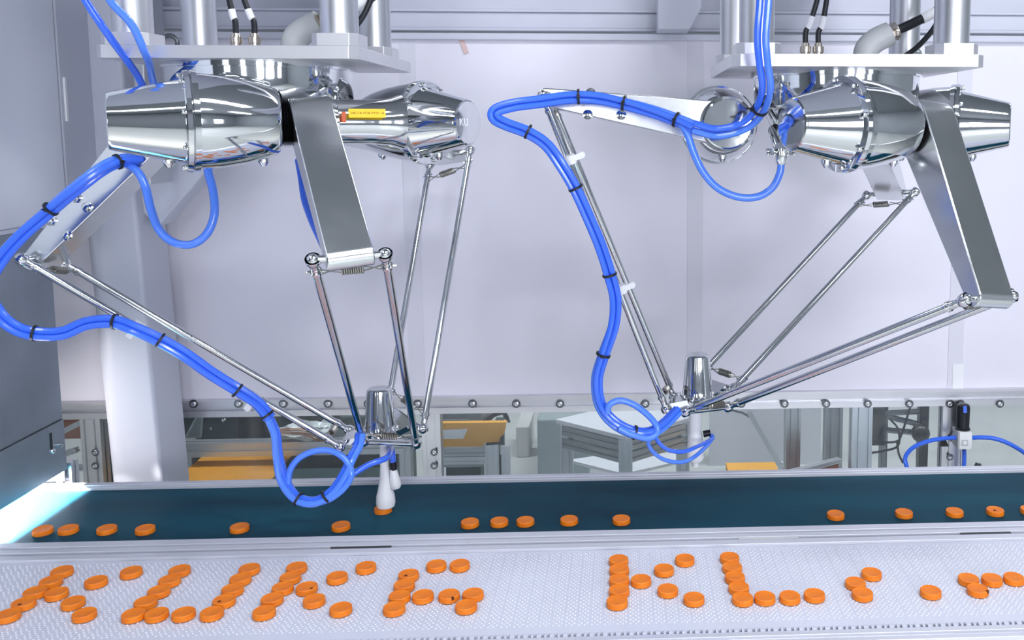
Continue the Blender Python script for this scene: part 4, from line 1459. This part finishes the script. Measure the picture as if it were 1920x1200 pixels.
for (y, m) in ((846, M_ALUD), (861, M_ALU)):
    z = atY(860, y, BY + 0.04).z
    b = MB()
    profile(b, (atY(790, y, BY).x, BY + 0.04, z), (atY(908, y, BY).x, BY + 0.04, z), 0.034, 0.04, 1, 1, 0.008, 0.007, up=Y_)
    add('crossbar', b, m, sd_, smooth=0)
for (x, w, zt) in ((921, 0.055, 831), (947, 0.034, 846)):
    p = atY(x, 850, BY + 0.03)
    b = MB()
    profile(b, (p.x, BY + 0.05, 0), (p.x, BY + 0.05, atY(x, zt, BY + 0.03).z), w, 0.045, 2 if w > 0.05 else 1, 1, 0.008, 0.008, up=Y_)
    add('leg', b, M_ALU, sd_, smooth=0)
p = atY(947, 840, BY + 0.02)
add('corner_block', MB().box((p.x - 0.022, BY + 0.01, p.z - 0.028), (p.x + 0.022, BY + 0.03, p.z + 0.012)), M_ALUP, sd_, smooth=0, bevel=0.004)
# electronics box and cables above the board
q0, q1 = atY(815, 787, 4.2), atY(905, 757, 4.2)
eb = thing('control_box', (q0.x, 4.2, 0), 'green-grey control box with three dark openings above the orange board', 'box')
add('case', MB().box((q0.x, 4.2, 0.4), (q1.x, 4.45, q1.z + 0.06)), M_GREYBOX, eb, smooth=0, bevel=0.006)
add('stand_column', MB().box((q0.x + 0.03, 4.28, 0.0), (q1.x - 0.03, 4.40, 0.4)), M_DKGREEN, eb, smooth=0)
for (x0, x1) in ((821, 835), (839, 852), (857, 870)):
    u, w = atY(x0, 772, 4.2), atY(x1, 764, 4.2)
    add('opening', MB().box((u.x, 4.194, u.z), (w.x, 4.201, w.z)), M_BLACKP, eb, smooth=0)
u, w = atY(821, 786, 4.2), atY(878, 784, 4.2)
add('bright_ledge', MB().box((u.x, 4.185, u.z), (w.x, 4.2, w.z)), M_ALUP, eb, smooth=0)
cw = thing('cable_cluster', atY(922, 790, 4.1), 'cluster of dark cables and a grey actuator above the orange board', 'cables')
q0, q1 = atY(905, 786, 4.12), atY(925, 763, 4.12)
add('actuator', MB().box((q0.x, 4.08, q0.z), (q1.x, 4.16, q1.z)), M_LIGHTGREY, cw, smooth=0, bevel=0.008)
for q in range(5):
    pth = px_path([(897 + 4 * q, 792, 4.07), (912 + 3 * q, 786 - q, 4.06), (928 + q, 774 + q, 4.06), (940 + 2 * q, 764 + 3 * q, 4.07), (947 + 2 * q, 784 + 2 * q, 4.07)], 6)
    add('cable', MB().tube(pth, 0.006, 6), M_BLACK, cw)
add('stem', MB().box((atY(930, 800, 4.12).x, 4.1, 0), (atY(945, 800, 4.12).x, 4.14, atY(930, 785, 4.12).z)), M_DKGREEN, cw, smooth=0)

# grey cabinet and white table right of the stand
q0, q1 = atY(1008, 870, 5.0), atY(1105, 785, 5.0)
gc = thing('grey_cabinet', (q0.x, 5.0, 0), 'grey-green floor cabinet behind the white table', 'cabinet')
add('body', MB().box((q0.x, 5.0, 0), (q1.x, 5.5, q1.z)), M_GREYBOX, gc, smooth=0, bevel=0.01)
add('plinth', MB().box((q0.x - 0.02, 4.9, 0), (q1.x + 0.05, 5.6, 0.03)), M_LIGHTGREY, gc, smooth=0)
u, w = atY(968, 860, 5.4), atY(992, 800, 5.4)
dkb = add('white_carton', MB().box((u.x, 5.4, 0.0), (w.x, 5.7, w.z)), M_WALL, smooth=0, bevel=0.008)
tag(dkb, 'pale carton left of the grey-green cabinet', 'box')
up0 = px_path([(945, 812, 4.6), (965, 845, 4.6), (1000, 900, 4.6)], 6)
TZ = 0.66
tt = [atZ(x, y, TZ) for (x, y) in ((1042, 786), (1120, 768), (1278, 768), (1296, 782), (1172, 818))]
tb = thing('white_table', (tt[4].x, tt[4].y, 0), 'white-topped table on aluminium legs behind the blue hose loop', 'table')
add('table_top', MB().extrude([(p.x, p.y) for p in reversed(tt)], (0, 0, TZ - 0.02), X_, Y_, Z_, 0.02), M_DISPL, tb, smooth=0, bevel=0.002)
for (i, j) in ((4, 0), (3, 4)):
    a, b2 = tt[i], tt[j]
    ctr = sum(tt, V((0, 0, 0))) / 5
    a = a + (ctr - a) * 0.08
    b2 = b2 + (ctr - b2) * 0.08
    for (dz, hh) in ((-0.045, 0.042), (-0.105, 0.042)):
        b = MB()
        profile(b, a + Z_ * dz, b2 + Z_ * dz, 0.04, hh, 1, 1, 0.008, 0.007)
        add('apron', b, M_ALUD, tb, smooth=0)
for p in (tt[0], tt[4], tt[3]):
    p = p + (sum(tt, V((0, 0, 0))) / 5 - p) * (0.14 if p is not tt[4] else 0.06)
    b = MB()
    profile(b, (p.x, p.y, 0), (p.x, p.y, TZ - 0.02), 0.06, 0.06, 2, 2, 0.008, 0.008)
    add('leg', b, M_ALUD, tb, smooth=0)
SZ = 0.28
sh_ = [atZ(x, y, SZ) for (x, y) in ((1065, 862), (1150, 850), (1265, 850), (1285, 862), (1170, 888))]
add('shelf', MB().extrude([(p.x, p.y) for p in reversed(sh_)], (0, 0, SZ - 0.015), X_, Y_, Z_, 0.015), M_DISPL, tb, smooth=0)
# white board, stay and posts at the right
q0, q1 = atY(1330, 890, 5.2), atY(1540, 760, 5.2)
wbd = thing('white_board', (q0.x, 5.2, 0), 'large pale board behind the right robot\'s gripper', 'board')
add('panel', MB().box((q0.x, 5.2, 0.0), (q1.x, 5.23, 1.1)), M_DISPL, wbd, smooth=0)
b = MB()
profile(b, atY(1404, 772, 5.12), atY(1466, 880, 5.12), 0.028, 0.03, 1, 1, 0.006, 0.005, up=Y_)
b.sphere(atY(1467, 868, 5.1), 0.012, 10, 6)
add('stay_bar', b, M_ALUD, wbd, smooth=0)
b = MB()
b.tube([atY(1368, 768, 5.12), atY(1392, 774, 5.12), atY(1410, 784, 5.12)], 0.007, 8)
add('stay_pivot', b, M_DARKST, wbd)
u, w = atY(1365, 893, 3.9), atY(1460, 881, 3.9)
o = add('orange_strip', MB().box((u.x, 3.9, 0.0), (w.x, 4.0, w.z)), M_OCHRE, smooth=0, bevel=0.003)
tag(o, 'low orange block showing as a strip above the conveyor edge', 'block')
for (x, w, Y, lab, m) in ((1485, 0.070, 4.15, 'slim grey profile column left of the pale gap', M_ALUD), (1561, 0.082, 4.15, 'dark grey profile column right of the pale gap', M_ALUD), (1613, 0.090, 3.85, 'bluish profile column beside the black stand', M_ALU)):
    p = atY(x, 820, Y)
    b = MB()
    profile(b, (p.x, Y, 0), (p.x, Y, 1.25), w, 0.06, 2, 1, 0.012, 0.010, up=Y_)
    o = add('profile_column', b, m, smooth=0, origin=(p.x, Y, 0))
    tag(o, lab, 'post', 'profile columns behind the right pane')
b = MB()
profile(b, atY(1468, 890, 3.8), atY(1574, 862, 3.95), 0.018, 0.03, 1, 1, 0.005, 0.004, up=Y_)
sl = thing('sloping_rail', (atY(1520, 880, 3.87).x, 3.87, 0), 'pale sloping rail with an orange side left of the bluish column', 'rail')
add('rail', b, M_ALUP, sl, smooth=0)
uu, ww = atY(1500, 893, 3.86), atY(1570, 868, 3.95)
b = MB().hexa([V((uu.x, 3.84, 0)), V((ww.x, 3.93, 0)), V((ww.x, 3.97, 0)), V((uu.x, 3.88, 0)), V((uu.x, 3.84, uu.z + 0.0)), V((ww.x, 3.93, ww.z)), V((ww.x, 3.97, ww.z)), V((uu.x, 3.88, uu.z))])
add('side_plate', b, M_DKORANGE, sl, smooth=0)
# black stand
bs = thing('black_stand', (atY(1700, 870, 4.6).x, 4.6, 0), 'black machine stand with two legs and crossed bars', 'stand')
for (x0, x1, y1, Y) in ((1651, 1667, 900, 4.7), (1723, 1744, 872, 4.6)):
    u, w = atY(x0, y1, Y), atY(x1, 740, Y)
    add('leg', MB().box((u.x, Y, 0.0), (w.x, Y + 0.06, 1.0)), M_BLACKP if x0 > 1700 else M_DARKST, bs, smooth=0, bevel=0.006)
p = atY(1733, 870, 4.6)
add('foot', MB().lathe([(0, 0.05), (0.012, 0.05), (0.02, 0.035), (0.06, 0.033)], V((p.x, 4.63, 0.0)), Z_, 16), M_BLACKP, bs)
q0, q1 = atY(1625, 832, 4.6), atY(1660, 762, 4.6)
add('motor_block', MB().box((q0.x - 0.03, 4.55, q0.z), (q1.x, 4.72, q1.z)), M_BLACKP, bs, smooth=0, bevel=0.02)
for (x0, y0, x1, y1) in ((1660, 775, 1728, 771), (1660, 780, 1728, 797), (1660, 806, 1728, 812)):
    add('crossbar', MB().tube([atY(x0, y0, 4.65), atY(x1, y1, 4.63)], 0.016, 8), M_DARKST, bs)
add('clamp', MB().sphere(atY(1726, 812, 4.58), 0.05, 12, 8), M_BLACKP, bs)
for pts in (((1710, 752, 4.55), (1700, 785, 4.55), (1690, 815, 4.55), (1680, 828, 4.55), (1640, 829, 4.55), (1615, 825, 4.55)),
            ((1668, 785, 4.55), (1684, 805, 4.55), (1684, 835, 4.55), (1660, 845, 4.55), (1625, 850, 4.55)), ((1682, 828, 4.56), (1685, 850, 4.56), (1693, 868, 4.56))):
    add('cable', MB().tube(px_path(pts, 6), 0.006, 6), M_BLACK, bs)
for (x, y, x2, y2, lab) in ((1826, 884, 1832, 868, 'left'), (1836, 870, 1841, 884, 'right')):
    o = add('cable_stub', MB().tube(catmull([V((atY(x, y, 3.7).x, 3.7, 0.0)), V((atY(x, y, 3.7).x, 3.7, 0.3)), atY(x, y + 6, 3.7), atY(x2, y2, 3.7)] if y > y2 else [atY(x, y, 3.7), atY(x2, y2 + 6, 3.7), V((atY(x2, y2, 3.7).x, 3.7, 0.3)), V((atY(x2, y2, 3.7).x, 3.7, 0.0))], 6), 0.007, 8), M_BLACK, origin=(atY(x, y, 3.7).x, 3.7, 0))
    tag(o, '%s one of two short dark cable ends above the conveyor edge' % lab, 'cable')
